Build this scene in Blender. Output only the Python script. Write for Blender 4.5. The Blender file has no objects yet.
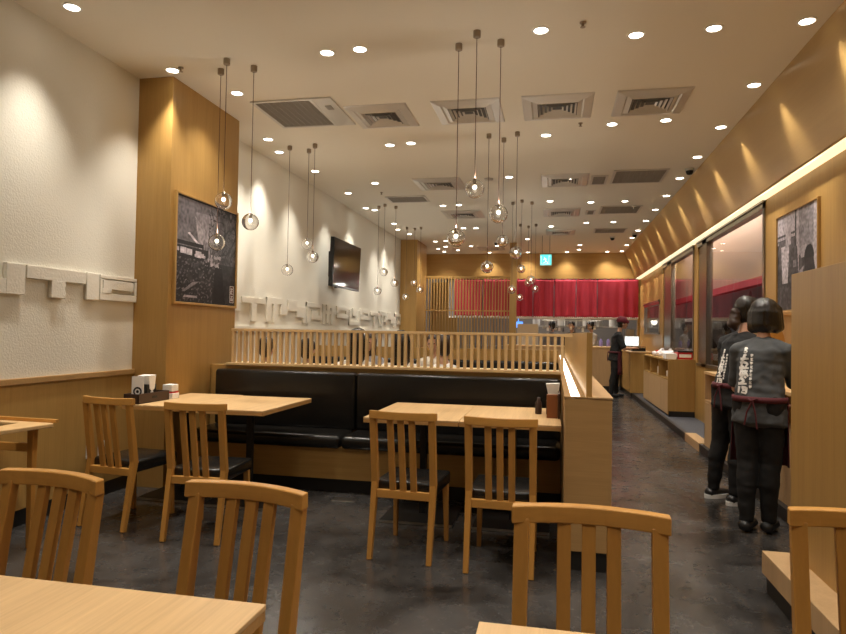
import bpy, bmesh, math, random
from mathutils import Vector, Matrix, noise
from mathutils.bvhtree import BVHTree
PI = math.pi
S = bpy.context.scene
C = S.collection
random.seed(7)

# ---------------------------------------------------------------- camera, world, exposure
cam_d = bpy.data.cameras.new('camera'); cam = bpy.data.objects.new('camera', cam_d); C.objects.link(cam)
S.camera = cam
yaw, pitch, roll = math.radians(11.545), math.radians(1.323), 0.017
F = Vector((-math.sin(yaw)*math.cos(pitch), math.cos(yaw)*math.cos(pitch), math.sin(pitch)))
R0 = Vector((math.cos(yaw), math.sin(yaw), 0)); U0 = R0.cross(F)
Rv = R0*math.cos(roll) + U0*math.sin(roll); Uv = -R0*math.sin(roll) + U0*math.cos(roll)
cam.matrix_world = Matrix(((Rv.x, Uv.x, -F.x, 0), (Rv.y, Uv.y, -F.y, 0), (Rv.z, Uv.z, -F.z, 1.34), (0, 0, 0, 1)))
cam_d.sensor_width = 36; cam_d.lens = 640/846*36; cam_d.clip_start = .05; cam_d.clip_end = 100
w = bpy.data.worlds.new('world'); S.world = w; w.use_nodes = True
w.node_tree.nodes['Background'].inputs[0].default_value = (.9, .75, .55, 1)
w.node_tree.nodes['Background'].inputs[1].default_value = 0.02
S.view_settings.view_transform = 'Standard'; S.view_settings.look = 'None'
S.view_settings.exposure = 0.12; S.view_settings.gamma = 1
try: S.view_settings.use_curve_mapping = False
except Exception: pass
SPOT_W = 62.0; PEND_W = 2.5; WARM = (1.0, .93, .82)

# ---------------------------------------------------------------- materials
MATS = {}
def newmat(name):
    m = bpy.data.materials.new(name); m.use_nodes = True
    return m, m.node_tree, m.node_tree.nodes['Principled BSDF']
def plain(name, col, rough=.5, metal=0, spec=.5, bump=0, bscale=60, coat=0, var=0, vscale=4):
    m, t, b = newmat(name)
    b.inputs['Base Color'].default_value = (*col, 1); b.inputs['Roughness'].default_value = rough
    b.inputs['Metallic'].default_value = metal; b.inputs['Specular IOR Level'].default_value = spec
    b.inputs['Coat Weight'].default_value = coat
    tc = t.nodes.new('ShaderNodeTexCoord')
    if bump:
        n = t.nodes.new('ShaderNodeTexNoise'); n.inputs['Scale'].default_value = bscale; n.inputs['Detail'].default_value = 4
        t.links.new(tc.outputs['Object'], n.inputs['Vector'])
        bp = t.nodes.new('ShaderNodeBump'); bp.inputs['Strength'].default_value = bump; bp.inputs['Distance'].default_value = .01
        t.links.new(n.outputs['Fac'], bp.inputs['Height']); t.links.new(bp.outputs['Normal'], b.inputs['Normal'])
    if var:
        n = t.nodes.new('ShaderNodeTexNoise'); n.inputs['Scale'].default_value = vscale; n.inputs['Detail'].default_value = 5
        t.links.new(tc.outputs['Object'], n.inputs['Vector'])
        r = t.nodes.new('ShaderNodeMix'); r.data_type = 'RGBA'
        r.inputs[6].default_value = (*[c*(1-var) for c in col], 1); r.inputs[7].default_value = (*[min(1, c*(1+var)) for c in col], 1)
        t.links.new(n.outputs['Fac'], r.inputs[0]); t.links.new(r.outputs[2], b.inputs['Base Color'])
    MATS[name] = m; return m
def wood(name, col, axis='z', rough=.45, contrast=.18, fine=90, spec=.4, bump=.05):
    m, t, b = newmat(name)
    tc = t.nodes.new('ShaderNodeTexCoord'); mp = t.nodes.new('ShaderNodeMapping')
    sc = {'x': (.035, 1, 1), 'y': (1, .035, 1), 'z': (1, 1, .035)}[axis]
    mp.inputs['Scale'].default_value = sc
    t.links.new(tc.outputs['Object'], mp.inputs['Vector'])
    n = t.nodes.new('ShaderNodeTexNoise'); n.inputs['Scale'].default_value = fine; n.inputs['Detail'].default_value = 6; n.inputs['Roughness'].default_value = .65
    n2 = t.nodes.new('ShaderNodeTexNoise'); n2.inputs['Scale'].default_value = fine*.13; n2.inputs['Detail'].default_value = 3; n2.inputs['Distortion'].default_value = .6
    t.links.new(mp.outputs[0], n.inputs['Vector']); t.links.new(mp.outputs[0], n2.inputs['Vector'])
    mx = t.nodes.new('ShaderNodeMath'); mx.operation = 'MULTIPLY_ADD'; mx.inputs[1].default_value = .55
    t.links.new(n.outputs['Fac'], mx.inputs[0])
    m2 = t.nodes.new('ShaderNodeMath'); m2.operation = 'MULTIPLY'; m2.inputs[1].default_value = .45
    t.links.new(n2.outputs['Fac'], m2.inputs[0]); t.links.new(m2.outputs[0], mx.inputs[2])
    cr = t.nodes.new('ShaderNodeValToRGB')
    cr.color_ramp.elements[0].position = .3; cr.color_ramp.elements[1].position = .7
    cr.color_ramp.elements[0].color = (*[c*(1-contrast*(1+.25*i)) for i, c in enumerate(col)], 1)
    cr.color_ramp.elements[1].color = (*[min(1, c*(1+contrast*.6)) for c in col], 1)
    t.links.new(mx.outputs[0], cr.inputs[0]); t.links.new(cr.outputs[0], b.inputs['Base Color'])
    bp = t.nodes.new('ShaderNodeBump'); bp.inputs['Strength'].default_value = bump; bp.inputs['Distance'].default_value = .004
    t.links.new(n.outputs['Fac'], bp.inputs['Height']); t.links.new(bp.outputs['Normal'], b.inputs['Normal'])
    b.inputs['Roughness'].default_value = rough; b.inputs['Specular IOR Level'].default_value = spec
    MATS[name] = m; return m
def emit(name, col, s):
    m, t, b = newmat(name)
    b.inputs['Base Color'].default_value = (*col, 1); b.inputs['Emission Color'].default_value = (*col, 1)
    b.inputs['Emission Strength'].default_value = s; MATS[name] = m; return m
def glass(name, col=(1, 1, 1), rough=0, ior=1.45):
    m, t, b = newmat(name)
    b.inputs['Base Color'].default_value = (*col, 1); b.inputs['Transmission Weight'].default_value = 1
    b.inputs['Roughness'].default_value = rough; b.inputs['IOR'].default_value = ior; MATS[name] = m; return m

W_PANEL = wood('panel_veneer', (.44, .262, .080), 'z', .42, .16, 110)
W_PANELX = wood('panel_veneer_horizontal', (.44, .262, .080), 'x', .45, .16, 110)
W_BARRIER = wood('barrier_veneer', (.42, .255, .10), 'x', .5, .16, 120)
W_GOLD = wood('bulkhead_veneer', (.42, .26, .09), 'y', .34, .07, 60, .8, 0)
_b = W_GOLD.node_tree.nodes['Principled BSDF']; _b.inputs['Metallic'].default_value = .4; _b.inputs['Anisotropic'].default_value = .9
_t = W_GOLD.node_tree.nodes.new('ShaderNodeTangent'); _t.direction_type = 'UV_MAP'; _t.uv_map = 'UVMap'; W_GOLD.node_tree.links.new(_t.outputs[0], _b.inputs['Tangent'])
W_CHAIR = wood('chair_wood', (.49, .235, .050), 'z', .38, .16, 60)
W_CHAIRX = wood('chair_wood_rail', (.54, .27, .062), 'x', .38, .16, 60)
W_TABLE = wood('table_veneer', (.74, .50, .25), 'y', .38, .20, 110)
W_TABLEX = wood('table_veneer_across', (.72, .48, .23), 'x', .38, .13, 90)
W_EDGE = wood('table_edge', (.60, .34, .12), 'x', .4, .15, 80)
W_SLAT = wood('slat_wood', (.60, .42, .21), 'z', .45, .10, 80)
W_COUNTER = wood('counter_veneer', (.56, .37, .19), 'z', .45, .14, 90)
M_PLASTER = plain('rough_plaster', (.74, .71, .62), .9, bump=.30, bscale=75)
M_RELIEF = plain('relief_plaster', (.74, .70, .61), .85, bump=.35, bscale=55)
M_CEIL = plain('ceiling_paint', (.76, .70, .59), .9, bump=.04, bscale=120)
M_BLACKLEATHER = plain('black_leatherette', (.010, .009, .008), .25, spec=.5, bump=.05, bscale=200)
M_BLACK = plain('black_kick', (.012, .011, .010), .45)
M_BLKMETAL = plain('black_metal', (.015, .015, .015), .4, .3)
M_STEEL = plain('brushed_steel', (.62, .60, .56), .3, 1)
M_BRONZE = plain('bronze_frame', (.25, .20, .15), .3, .8, bump=.05, bscale=30)
M_GREY = plain('vent_paint', (.58, .54, .48), .35, .25)
M_VENTDARK = plain('vent_inside', (.10, .09, .08), .6)
M_GRILLE = plain('grille_mesh', (.30, .27, .23), .6)
M_SOCKET = plain('pendant_canopy', (.34, .27, .20), .45, .4)
M_CORD = plain('pendant_cord', (.10, .045, .03), .6)
M_WHITE = plain('white_plastic', (.80, .78, .74), .4)
M_PAPER = plain('white_paper', (.85, .83, .80), .7)
M_RED = plain('red_cloth', (.37, .016, .036), .8, bump=.2, bscale=150, var=.12, vscale=3)
M_REDPL = plain('red_plastic', (.55, .02, .02), .35)
M_DKBROWN = plain('dark_brown_wood', (.055, .028, .018), .4)
M_AMBER = plain('amber_box', (.22, .075, .022), .4)
M_SKIN = plain('skin', (.58, .33, .22), .5, var=.06, vscale=20)
M_HAIR = plain('black_hair', (.010, .008, .007), .26, spec=.6, bump=.12, bscale=260)
def strands(m, sc=220, st=.35):
    t = m.node_tree; n = [x for x in t.nodes if x.type == 'TEX_NOISE'][0]; mp = t.nodes.new('ShaderNodeMapping'); tc = [x for x in t.nodes if x.type == 'TEX_COORD'][0]
    mp.inputs['Scale'].default_value = (1, 1, .06); t.links.new(tc.outputs['Object'], mp.inputs['Vector']); t.links.new(mp.outputs[0], n.inputs['Vector'])
    n.inputs['Scale'].default_value = sc; [x for x in t.nodes if x.type == 'BUMP'][0].inputs['Strength'].default_value = st
strands(M_HAIR)
M_BRHAIR = plain('brown_hair', (.035, .016, .009), .4, bump=.5, bscale=90)
M_TEE = plain('washed_black_cotton', (.062, .066, .070), .85, bump=.25, bscale=25, var=.25, vscale=6)
M_TEE2 = plain('black_cotton', (.012, .012, .013), .85, bump=.25, bscale=25)
M_TROUSER = plain('black_trousers', (.006, .0055, .0055), .8, bump=.2, bscale=40)
M_APRON = plain('maroon_apron', (.085, .010, .015), .8, bump=.15, bscale=60)
M_CAP = plain('maroon_cap', (.16, .015, .03), .8, bump=.1, bscale=90)
M_SHOE = plain('black_shoe', (.012, .012, .013), .4)
M_PRINT = plain('white_print', (.80, .78, .74), .8)
M_CLOTHW = plain('cream_cotton', (.72, .66, .56), .85, bump=.2, bscale=30)
M_CLOTHG = plain('grey_cotton', (.30, .29, .30), .85, bump=.2, bscale=30)
M_TVSCR = plain('television_screen', (.012, .013, .012), .12, spec=.6)
M_KGREY = plain('kitchen_grey', (.26, .26, .28), .4, .3)
M_KDARK = plain('kitchen_dark', (.13, .13, .14), .5, .2)
M_KWALL = plain('kitchen_wall', (.24, .21, .19), .6)
M_EYE = plain('dark_eye', (.01, .01, .01), .2)
M_LIP = plain('lips', (.36, .10, .08), .5)
M_PLASTIC = plain('thin_white_plastic', (.78, .74, .74), .35, bump=.6, bscale=40)
M_PLATFORM = plain('blue_grey_platform', (.07, .075, .09), .6, bump=.2, bscale=200)
M_LAMP = emit('lamp_disc', (1, .93, .80), 14)
M_BULB = emit('small_bulb', (1, .92, .76), 4)
M_LED = emit('led_strip', (1, .88, .58), .95)
M_LED2 = emit('trough_strip', (1, .92, .78), 3.2)
M_EXIT = emit('exit_sign_light', (.10, .75, .72), 1.3)
M_EXITW = emit('exit_sign_figure', (.70, 1, .97), 1.6)
M_SCREEN = emit('blue_screen', (.10, .30, .9), 1.6)
M_SCREENW = emit('white_screen', (.8, .95, 1), 1.3)
M_GLOBE = glass('pendant_glass', (.98, .98, .98))
m, t, b = newmat('window_glass'); MATS['window_glass'] = m; M_PANE = m
b.inputs['Base Color'].default_value = (.9, .93, .95, 1); b.inputs['Transmission Weight'].default_value = 1; b.inputs['Roughness'].default_value = .0; b.inputs['IOR'].default_value = 1.10

# concrete floor
m, t, b = newmat('polished_concrete'); M_FLOOR = m
tc = t.nodes.new('ShaderNodeTexCoord'); n = t.nodes.new('ShaderNodeTexNoise'); n.inputs['Scale'].default_value = 1.4; n.inputs['Detail'].default_value = 9; n.inputs['Roughness'].default_value = .62; n.inputs['Distortion'].default_value = .5
t.links.new(tc.outputs['Object'], n.inputs['Vector'])
n2 = t.nodes.new('ShaderNodeTexNoise'); n2.inputs['Scale'].default_value = 9; n2.inputs['Detail'].default_value = 8; n2.inputs['Roughness'].default_value = .7
t.links.new(tc.outputs['Object'], n2.inputs['Vector'])
cr = t.nodes.new('ShaderNodeValToRGB'); e = cr.color_ramp.elements
e[0].position = .36; e[0].color = (.018, .015, .013, 1); e[1].position = .70; e[1].color = (.096, .091, .088, 1)
t.links.new(n.outputs['Fac'], cr.inputs[0]); t.links.new(cr.outputs[0], b.inputs['Base Color'])
rr = t.nodes.new('ShaderNodeMapRange'); rr.inputs[1].default_value = .3; rr.inputs[2].default_value = .7; rr.inputs[3].default_value = .15; rr.inputs[4].default_value = .34
t.links.new(n2.outputs['Fac'], rr.inputs[0]); t.links.new(rr.outputs[0], b.inputs['Roughness'])
bp = t.nodes.new('ShaderNodeBump'); bp.inputs['Strength'].default_value = .07; bp.inputs['Distance'].default_value = .01
t.links.new(n2.outputs['Fac'], bp.inputs['Height']); t.links.new(bp.outputs['Normal'], b.inputs['Normal'])
# printed photographs use a colour attribute
m, t, b = newmat('photo_print'); M_PHOTO = m
vc = t.nodes.new('ShaderNodeVertexColor'); vc.layer_name = 'Col'; t.links.new(vc.outputs[0], b.inputs['Base Color']); b.inputs['Roughness'].default_value = .5; b.inputs['Specular IOR Level'].default_value = .25

# ---------------------------------------------------------------- mesh helpers
def B(): return bmesh.new()
def box(bm, x0, x1, y0, y1, z0, z1, bev=0, M=None):
    vs = [bm.verts.new((x, y, z)) for x in (x0, x1) for y in (y0, y1) for z in (z0, z1)]
    fs = [bm.faces.new([vs[i] for i in f]) for f in ((0, 1, 3, 2), (4, 6, 7, 5), (0, 4, 5, 1), (2, 3, 7, 6), (0, 2, 6, 4), (1, 5, 7, 3))]
    if bev:
        es = list({e for f in fs for e in f.edges})
        r = bmesh.ops.bevel(bm, geom=es, offset=bev, segments=(2 if bev < .02 else 5), affect='EDGES', profile=.5)
        vs = list({v for f in r['faces'] for v in f.verts} | {v for v in vs if v.is_valid})
    if M is not None:
        for v in vs: v.co = M @ v.co
    return vs
def lathe(bm, prof, cx=0, cy=0, seg=20, cap=True):
    rings = []
    for r, z in prof:
        rings.append([bm.verts.new((cx+r*math.cos(2*PI*i/seg), cy+r*math.sin(2*PI*i/seg), z)) for i in range(seg)])
    for a, b_ in zip(rings, rings[1:]):
        for i in range(seg): bm.faces.new((a[i], a[(i+1) % seg], b_[(i+1) % seg], b_[i]))
    if cap: bm.faces.new(rings[0][::-1]); bm.faces.new(rings[-1])
    return rings
def frame_of(d, side=None):
    d = d.normalized()
    s = Vector(side) if side is not None else Vector((1, 0, 0))
    s = s - d*s.dot(d)
    if s.length < 1e-3: s = Vector((0, 1, 0)) - d*d.y
    if s.length < 1e-3: s = Vector((0, 0, 1)) - d*d.z
    s.normalize(); return d, s, d.cross(s)
def capsule(bm, p0, r0, p1, r1, w=1.0, side=None, seg=14, k=1.0):
    p0, p1 = Vector(p0), Vector(p1)
    if (p1-p0).length < 1e-4: p1 = p0 + Vector((0, 0, 1e-3))
    d, s, t_ = frame_of(p1-p0, side); rings = []
    for a in (-80, -50, -20): rings.append((p0 + d*r0*k*math.sin(math.radians(a)), r0*math.cos(math.radians(a))))
    for a in (20, 50, 80): rings.append((p1 + d*r1*k*math.sin(math.radians(a)), r1*math.cos(math.radians(a))))
    R_ = [[bm.verts.new(c + s*(r*w*math.cos(2*PI*i/seg)) + t_*(r*math.sin(2*PI*i/seg))) for i in range(seg)] for c, r in rings]
    for a, b_ in zip(R_, R_[1:]):
        for i in range(seg): bm.faces.new((a[i], a[(i+1) % seg], b_[(i+1) % seg], b_[i]))
    bm.faces.new(R_[0][::-1]); bm.faces.new(R_[-1])
def tube(bm, pts, r, seg=8):
    for a, b_ in zip(pts, pts[1:]): capsule(bm, a, r, b_, r, seg=seg, k=.3)
def bar(bm, p0, p1, wx, wy, side=(1, 0, 0), wx1=None, wy1=None):
    p0, p1 = Vector(p0), Vector(p1); d, s, t_ = frame_of(p1-p0, side)
    wx1 = wx if wx1 is None else wx1; wy1 = wy if wy1 is None else wy1
    a = [bm.verts.new(p0 + s*i*wx/2 + t_*j*wy/2) for i, j in ((-1, -1), (1, -1), (1, 1), (-1, 1))]
    b_ = [bm.verts.new(p1 + s*i*wx1/2 + t_*j*wy1/2) for i, j in ((-1, -1), (1, -1), (1, 1), (-1, 1))]
    for i in range(4): bm.faces.new((a[i], a[(i+1) % 4], b_[(i+1) % 4], b_[i]))
    bm.faces.new(a[::-1]); bm.faces.new(b_)
def prism(bm, poly, axis, a, b_):   # poly in the two other axes
    def P(u, v, h): return {'x': (h, u, v), 'y': (u, h, v), 'z': (u, v, h)}[axis]
    A = [bm.verts.new(P(u, v, a)) for u, v in poly]; Bq = [bm.verts.new(P(u, v, b_)) for u, v in poly]
    n = len(poly)
    for i in range(n): bm.faces.new((A[i], A[(i+1) % n], Bq[(i+1) % n], Bq[i]))
    bm.faces.new(A[::-1]); bm.faces.new(Bq)
def obj(name, bm, mat, parent=None, smooth=False, bevel=0, fixn=True):
    if fixn: bmesh.ops.recalc_face_normals(bm, faces=bm.faces)
    me = bpy.data.meshes.new(name); bm.to_mesh(me); bm.free()
    for mt in (mat if isinstance(mat, (list, tuple)) else [mat]): me.materials.append(mt)
    if smooth:
        for p in me.polygons: p.use_smooth = True
    o = bpy.data.objects.new(name, me); C.objects.link(o)
    if parent: o.parent = parent
    if bevel:
        md = o.modifiers.new('bevel', 'BEVEL'); md.width = bevel; md.segments = 2; md.limit_method = 'ANGLE'
    return o
def thing(name, label, cat, loc=(0, 0, 0), rz=0, group=None):
    o = bpy.data.objects.new(name, None); C.objects.link(o); o.location = loc; o.rotation_euler = (0, 0, rz)
    o.empty_display_size = .05
    return tag(o, label, cat, group)
def tag(o, label, cat, group=None, kind=None):
    o['label'] = label; o['category'] = cat
    if group: o['group'] = group
    if kind: o['kind'] = kind
    return o
def struct(name, bm, mat, label=None, cat=None, parent=None, **k):
    o = obj(name, bm, mat, parent, **k)
    if not parent: o['kind'] = 'structure'
    if label: o['label'] = label; o['category'] = cat or name.split('_')[0]
    return o
def dup(root, loc, rz=None, label=None, group=None):
    r = root.copy(); C.objects.link(r); r.location = loc
    if rz is not None: r.rotation_euler = (0, 0, rz)
    if label: r['label'] = label
    if group: r['group'] = group
    for ch in list(root.children):
        c = ch.copy(); C.objects.link(c); c.parent = r
        for g in list(ch.children):
            d = g.copy(); C.objects.link(d); d.parent = c
    return r
ORD = ['nearest', 'second', 'third', 'fourth', 'fifth', 'sixth', 'seventh', 'eighth', 'ninth', 'tenth', 'eleventh', 'twelfth', 'thirteenth', 'fourteenth', 'fifteenth']

# ================================================================ THE ROOM
XL, XR, YB, YN, ZC = -3.49, 2.15, 17.1, -3.2, 3.46
bm = B(); box(bm, XL-.3, 4.6, YN-.2, 21.5, -.1, 0); struct('floor', bm, M_FLOOR, 'dark polished concrete floor of the restaurant', 'floor')
bm = B(); box(bm, XL-.3, 4.6, YN-.2, 21.5, ZC, ZC+.1); struct('ceiling', bm, M_CEIL, 'flat beige painted ceiling with many downlights', 'ceiling')
bm = B(); box(bm, XL-.2, XL, YN, YB, 0, ZC); struct('wall_left', bm, M_PLASTER, 'cream rough plaster wall on the left', 'wall')
bm = B(); box(bm, XL-.2, 4.6, YN-.2, YN, 0, ZC); struct('wall_near', bm, M_PLASTER, 'plaster wall behind the photographer', 'wall')
# dado
bm = B(); box(bm, XL, XL+.02, YN, 4.82, .11, .945); struct('wall_dado', bm, W_PANEL, 'wood veneer dado under the plaster wall', 'wall panelling')
bm = B(); box(bm, XL, XL+.035, YN, 4.82, .945, .985, .003); struct('trim_1', bm, W_BARRIER, 'wooden rail capping the dado', 'trim')
bm = B(); box(bm, XL, XL+.012, YN, 4.82, 0, .11); struct('baseboard_left', bm, M_BLACK, 'black baseboard under the dado', 'baseboard')
# front pillar & back pillar
bm = B(); box(bm, XL, -3.17, 4.82, 5.98, 0, ZC); struct('pillar_near', bm, W_PANEL, 'wood clad pillar carrying the framed photograph', 'pillar')
bm = B(); box(bm, XL, -3.1, 14.38, 15.5, 0, ZC); struct('pillar_far', bm, W_PANEL, 'wood clad pillar at the far left corner', 'pillar')
# back wall header, sides
bm = B(); box(bm, XL, XR+.2, YB, YB+.15, 2.79, ZC); struct('wall_back', bm, W_PANELX, 'wood header wall above the red curtains', 'wall')
bm = B(); box(bm, XL, -2.75, 18.4, 18.5, 0, 2.79); struct('wall_back_left', bm, W_PANEL, 'wood wall left of the kitchen opening', 'wall')
bm = B(); box(bm, 2.1, XR+.2, YB, YB+.15, 0, 2.79); struct('wall_back_right', bm, W_PANEL, 'wood end post right of the kitchen opening', 'wall')
# sloped bulkhead + led strip
bm = B(); prism(bm, [(1.76, ZC), (2.03, 2.80), (2.04, 2.79), (2.17, 2.79), (2.17, ZC)], 'y', YN, YB)
uv = bm.loops.layers.uv.new('UVMap')
for f in bm.faces:
    for l in f.loops: l[uv].uv = (l.vert.co.y*.05, l.vert.co.z)
struct('bulkhead', bm, W_GOLD, 'sloping gold wood bulkhead along the right ceiling edge', 'bulkhead')
bm = B(); box(bm, 2.042, 2.145, YN+.02, YB-.02, 2.772, 2.79)
tag(obj('light_strip', bm, M_LED), 'long glowing light strip under the sloping wood bulkhead', 'light strip')
# right wall with openings: small window y 14.4-16.7, window_2 y 11.0-14.0, window_1 y 7.45-10.75
bm = B()
T0, T1 = XR, XR+.12
box(bm, T0, T1, YN, 7.21, 0, 2.79); box(bm, T0, T1, 10.4, 10.65, .0, 2.79); box(bm, T0, T1, 13.55, 13.95, 0, 2.79)
box(bm, T0, T1, 16.2, YB, 0, 2.79); box(bm, T0, T1, 13.95, 16.2, 0, 1.37); box(bm, T0, T1, 13.95, 16.2, 2.09, 2.79)
box(bm, T0, T1, 7.21, 10.4, 0, .9); box(bm, T0, T1, 10.65, 13.55, 0, .9)
struct('wall_right', bm, W_PANEL, 'wood veneer wall on the right holding the kitchen windows', 'wall')
def window(n, y0, y1, z0, z1, fr, label, mull=None, col=M_BRONZE, dep=.08):
    bm = B(); x0, x1 = XR-.015, XR+dep
    if n == 3:
        box(bm, x0, x1, y0, y0+fr, z0, z1); box(bm, x0, x1, y1-fr, y1, z0, z1)
    else:
        box(bm, x0, x1, y0, y0+.06, z0, z1); box(bm, x0, x1, y1-fr, y1-fr*.55, z0, z1); box(bm, x0+.03, x1, y1-fr*.5, y1, z0, z1); 
    box(bm, x0, x1, y0, y1, z0, z0+.04); box(bm, x0, x1, y0, y1, z1-.09, z1); box(bm, x0-.02, x1, y0, y1, z1-.03, z1)
    o = struct('window_%d' % n, bm, col, label, 'window')
    bm = B(); box(bm, XR+.02, XR+.028, y0+.05, y1-(fr if n != 3 else .04)+.01, z0+.04, z1-.08); obj('pane', bm, M_PANE, o)
    if mull:
        bm = B()
        for my in mull: box(bm, x0+.01, x1, my-.02, my+.02, z0, z1)
        obj('mullion', bm, col, o)
    return o
window(1, 7.21, 10.4, .9, 2.78, .62, 'near kitchen window in a dark bronze frame behind the two staff')
window(2, 10.65, 13.55, .9, 2.78, .95, 'middle kitchen window in a dark bronze frame beyond the wood pier')
window(3, 13.95, 16.2, 1.37, 2.09, .06, 'small steel framed kitchen window near the red curtains', col=M_STEEL, dep=.05)
# kitchen shell behind right wall and back wall
bm = B(); box(bm, 4.4, 4.6, 5.0, 21.5, 0, ZC); struct('wall_kitchen_right', bm, M_KDARK, 'dark kitchen wall seen through the side windows', 'wall')
bm = B(); box(bm, XR+.12, 4.4, 5.0, 5.15, 0, ZC); struct('wall_kitchen_near', bm, M_KDARK, 'near end wall of the side kitchen', 'wall')
bm = B(); box(bm, XL-.3, 4.4, 21.3, 21.5, 0, ZC); struct('wall_kitchen_back', bm, M_KWALL, 'tiled kitchen back wall beyond the curtains', 'wall')
bm = B(); box(bm, XL-.3, XL, YB, 21.5, 0, ZC); struct('wall_kitchen_left', bm, M_KWALL, 'kitchen side wall on the far left', 'wall')
# raised platform with kerb
bm = B(); box(bm, 1.72, XR, 3.9, 16.0, 0, .09); struct('trim_3', bm, M_PLATFORM, 'low blue grey platform under the counters', 'platform')
bm = B(); box(bm, 1.67, 1.72, 3.9, 16.0, 0, .095, .004); struct('trim_4', bm, M_BLACK, 'black kerb edging the low platform', 'kerb')
bm = B(); box(bm, 1.665, 1.80, 7.95, 8.75, .0, .105, .004); struct('trim_5', bm, W_COUNTER, 'pale wood edging piece on the kerb', 'kerb')

# ================================================================ MEANDER RELIEFS
def relief(name, rects, label, d=.045):
    bm = B()
    for k_, (y0, y1, z0, z1) in enumerate(rects): box(bm, XL+.0005, XL+d+.0007*(k_ % 7), y0, y1, z0+.0003*(k_ % 5), z1-.0003*(k_ % 6), .003)
    return tag(obj(name, bm, M_RELIEF), label, 'wall relief')
Z0, Z1 = 1.54, 1.745
rec = [(3.05, 3.5, Z0-.0, 1.64), (3.5, 3.65, Z0, Z1), (3.662, 4.215, 1.655, Z1), (3.88, 4.01, Z0-.005, 1.66), (2.4, 2.95, 1.655, Z1), (2.62, 2.76, Z0, 1.66), (1.8, 2.3, Z0, Z1),
       (4.228, 4.36, Z0, Z1+.003), (4.372, 4.815, 1.715, Z1), (4.372, 4.815, 1.545, 1.60), (4.372, 4.395, 1.6, 1.715), (4.785, 4.815, 1.6, 1.715), (4.405, 4.77, 1.632, 1.705), (4.395, 4.5, 1.60, 1.64)]
relief('meander_relief', rec, 'white plaster meander relief on the left wall before the pillar', .03)
rec = []; y = 6.05; k = 0; rnd = random.Random(3)
zt, zm, zb = 1.74, 1.59, 1.43
while y < 14.2:
    kind = ['slot', 'T', 'E', 'step', 'hook', 'bars', 'slot', 'U'][k % 8]; L = .62
    if kind == 'slot': rec += [(y, y+L, 1.67, zt), (y, y+L, 1.54, 1.62), (y, y+.14, 1.62, 1.67), (y+L-.14, y+L, 1.62, 1.67)]
    if kind == 'T': rec += [(y, y+L, 1.64, zt-.03), (y+.24, y+.38, zb, 1.64)]
    if kind == 'E': rec += [(y, y+.12, zb, zt), (y, y+L*.8, 1.66, zt), (y+.2, y+.3, zb, 1.66), (y+.42, y+L, zm-.06, 1.66)]
    if kind == 'step': rec += [(y, y+.3, zm, zt), (y+.3, y+L, zm-.08, 1.66), (y+L-.1, y+L, zb, zm)]
    if kind == 'hook': rec += [(y, y+.1, zb, zt), (y, y+L, zt-.07, zt), (y+L-.1, y+L, zm-.1, zt), (y+.22, y+L, zm-.1, zm-.03), (y+.22, y+.3, zm-.03, zm+.05)]
    if kind == 'bars': rec += [(y, y+.1, zb, zt), (y+.18, y+.28, zb+.02, zt), (y+.38, y+.5, zb, zt-.04), (y, y+L, zm, zm+.06)]
    if kind == 'U': rec += [(y, y+.1, zb, zt-.04), (y, y+L, zb, zb+.08), (y+L-.1, y+L, zb, zt-.04), (y+.2, y+.4, zm, zt)]
    y += L+.03; k += 1
rec.append((6.0, 14.37, 1.30, 1.37))
relief('meander_relief', rec, 'long white plaster meander relief on the wall behind the customers', .022)

# ================================================================ RIGHT FOREGROUND PARTITION
bm = B(); box(bm, 1.243, 1.55, -2.2, 3.742, .21, 1.68, .003); 
p = obj('partition', bm, W_PANEL); tag(p, 'tall plain wood partition at the right edge of the picture', 'partition')
bm = B(); box(bm, 1.097, 1.56, -2.25, 3.72, .094, .211, .004); obj('ledge', bm, W_COUNTER, p)['label'] = 'pale wood ledge at the foot'
bm = B(); box(bm, 1.115, 1.54, -2.2, 3.70, 0, .094); obj('plinth', bm, M_BLACK, p)['label'] = 'black plinth'

# ================================================================ AISLE BARRIER
b0 = thing('aisle_barrier', 'low wood barrier with lit trough between booths and the aisle', 'barrier', (.195, 3.76, 0))
ox, oy = -.195, -3.76
def bx(n, x0, x1, y0, y1, z0, z1, m, bev=.002, par=None, lab=None):
    bm = B(); box(bm, x0+ox, x1+ox, y0+oy, y1+oy, z0, z1, bev); o = obj(n, bm, m, par or b0)
    if lab: o['label'] = lab
    return o
bx('body', .07, .33, 3.76, 11.2, .11, .974, W_BARRIER)
bx('plinth', .085, .315, 3.775, 11.2, 0, .11, M_BLACK, 0, lab='black plinth')
bx('ledge', .222, .335, 3.755, 11.2, .975, .986, W_COUNTER, lab='pale wood ledge on the aisle side')
bx('trough_rim', .065, .10, 3.758, 11.2, .975, .985, W_BARRIER)
bx('trough_rim', .10, .222, 3.758, 3.775, .975, .985, W_BARRIER)
bx('light_diffuser', .105, .155, 3.79, 11.1, .975, .981, M_LED2, 0, lab='glowing white light strip in the trough')
bx('upright_panel', .188, .221, 3.80, 11.2, .975, 1.352, W_PANEL, lab='upright wood screen panel')

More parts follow.
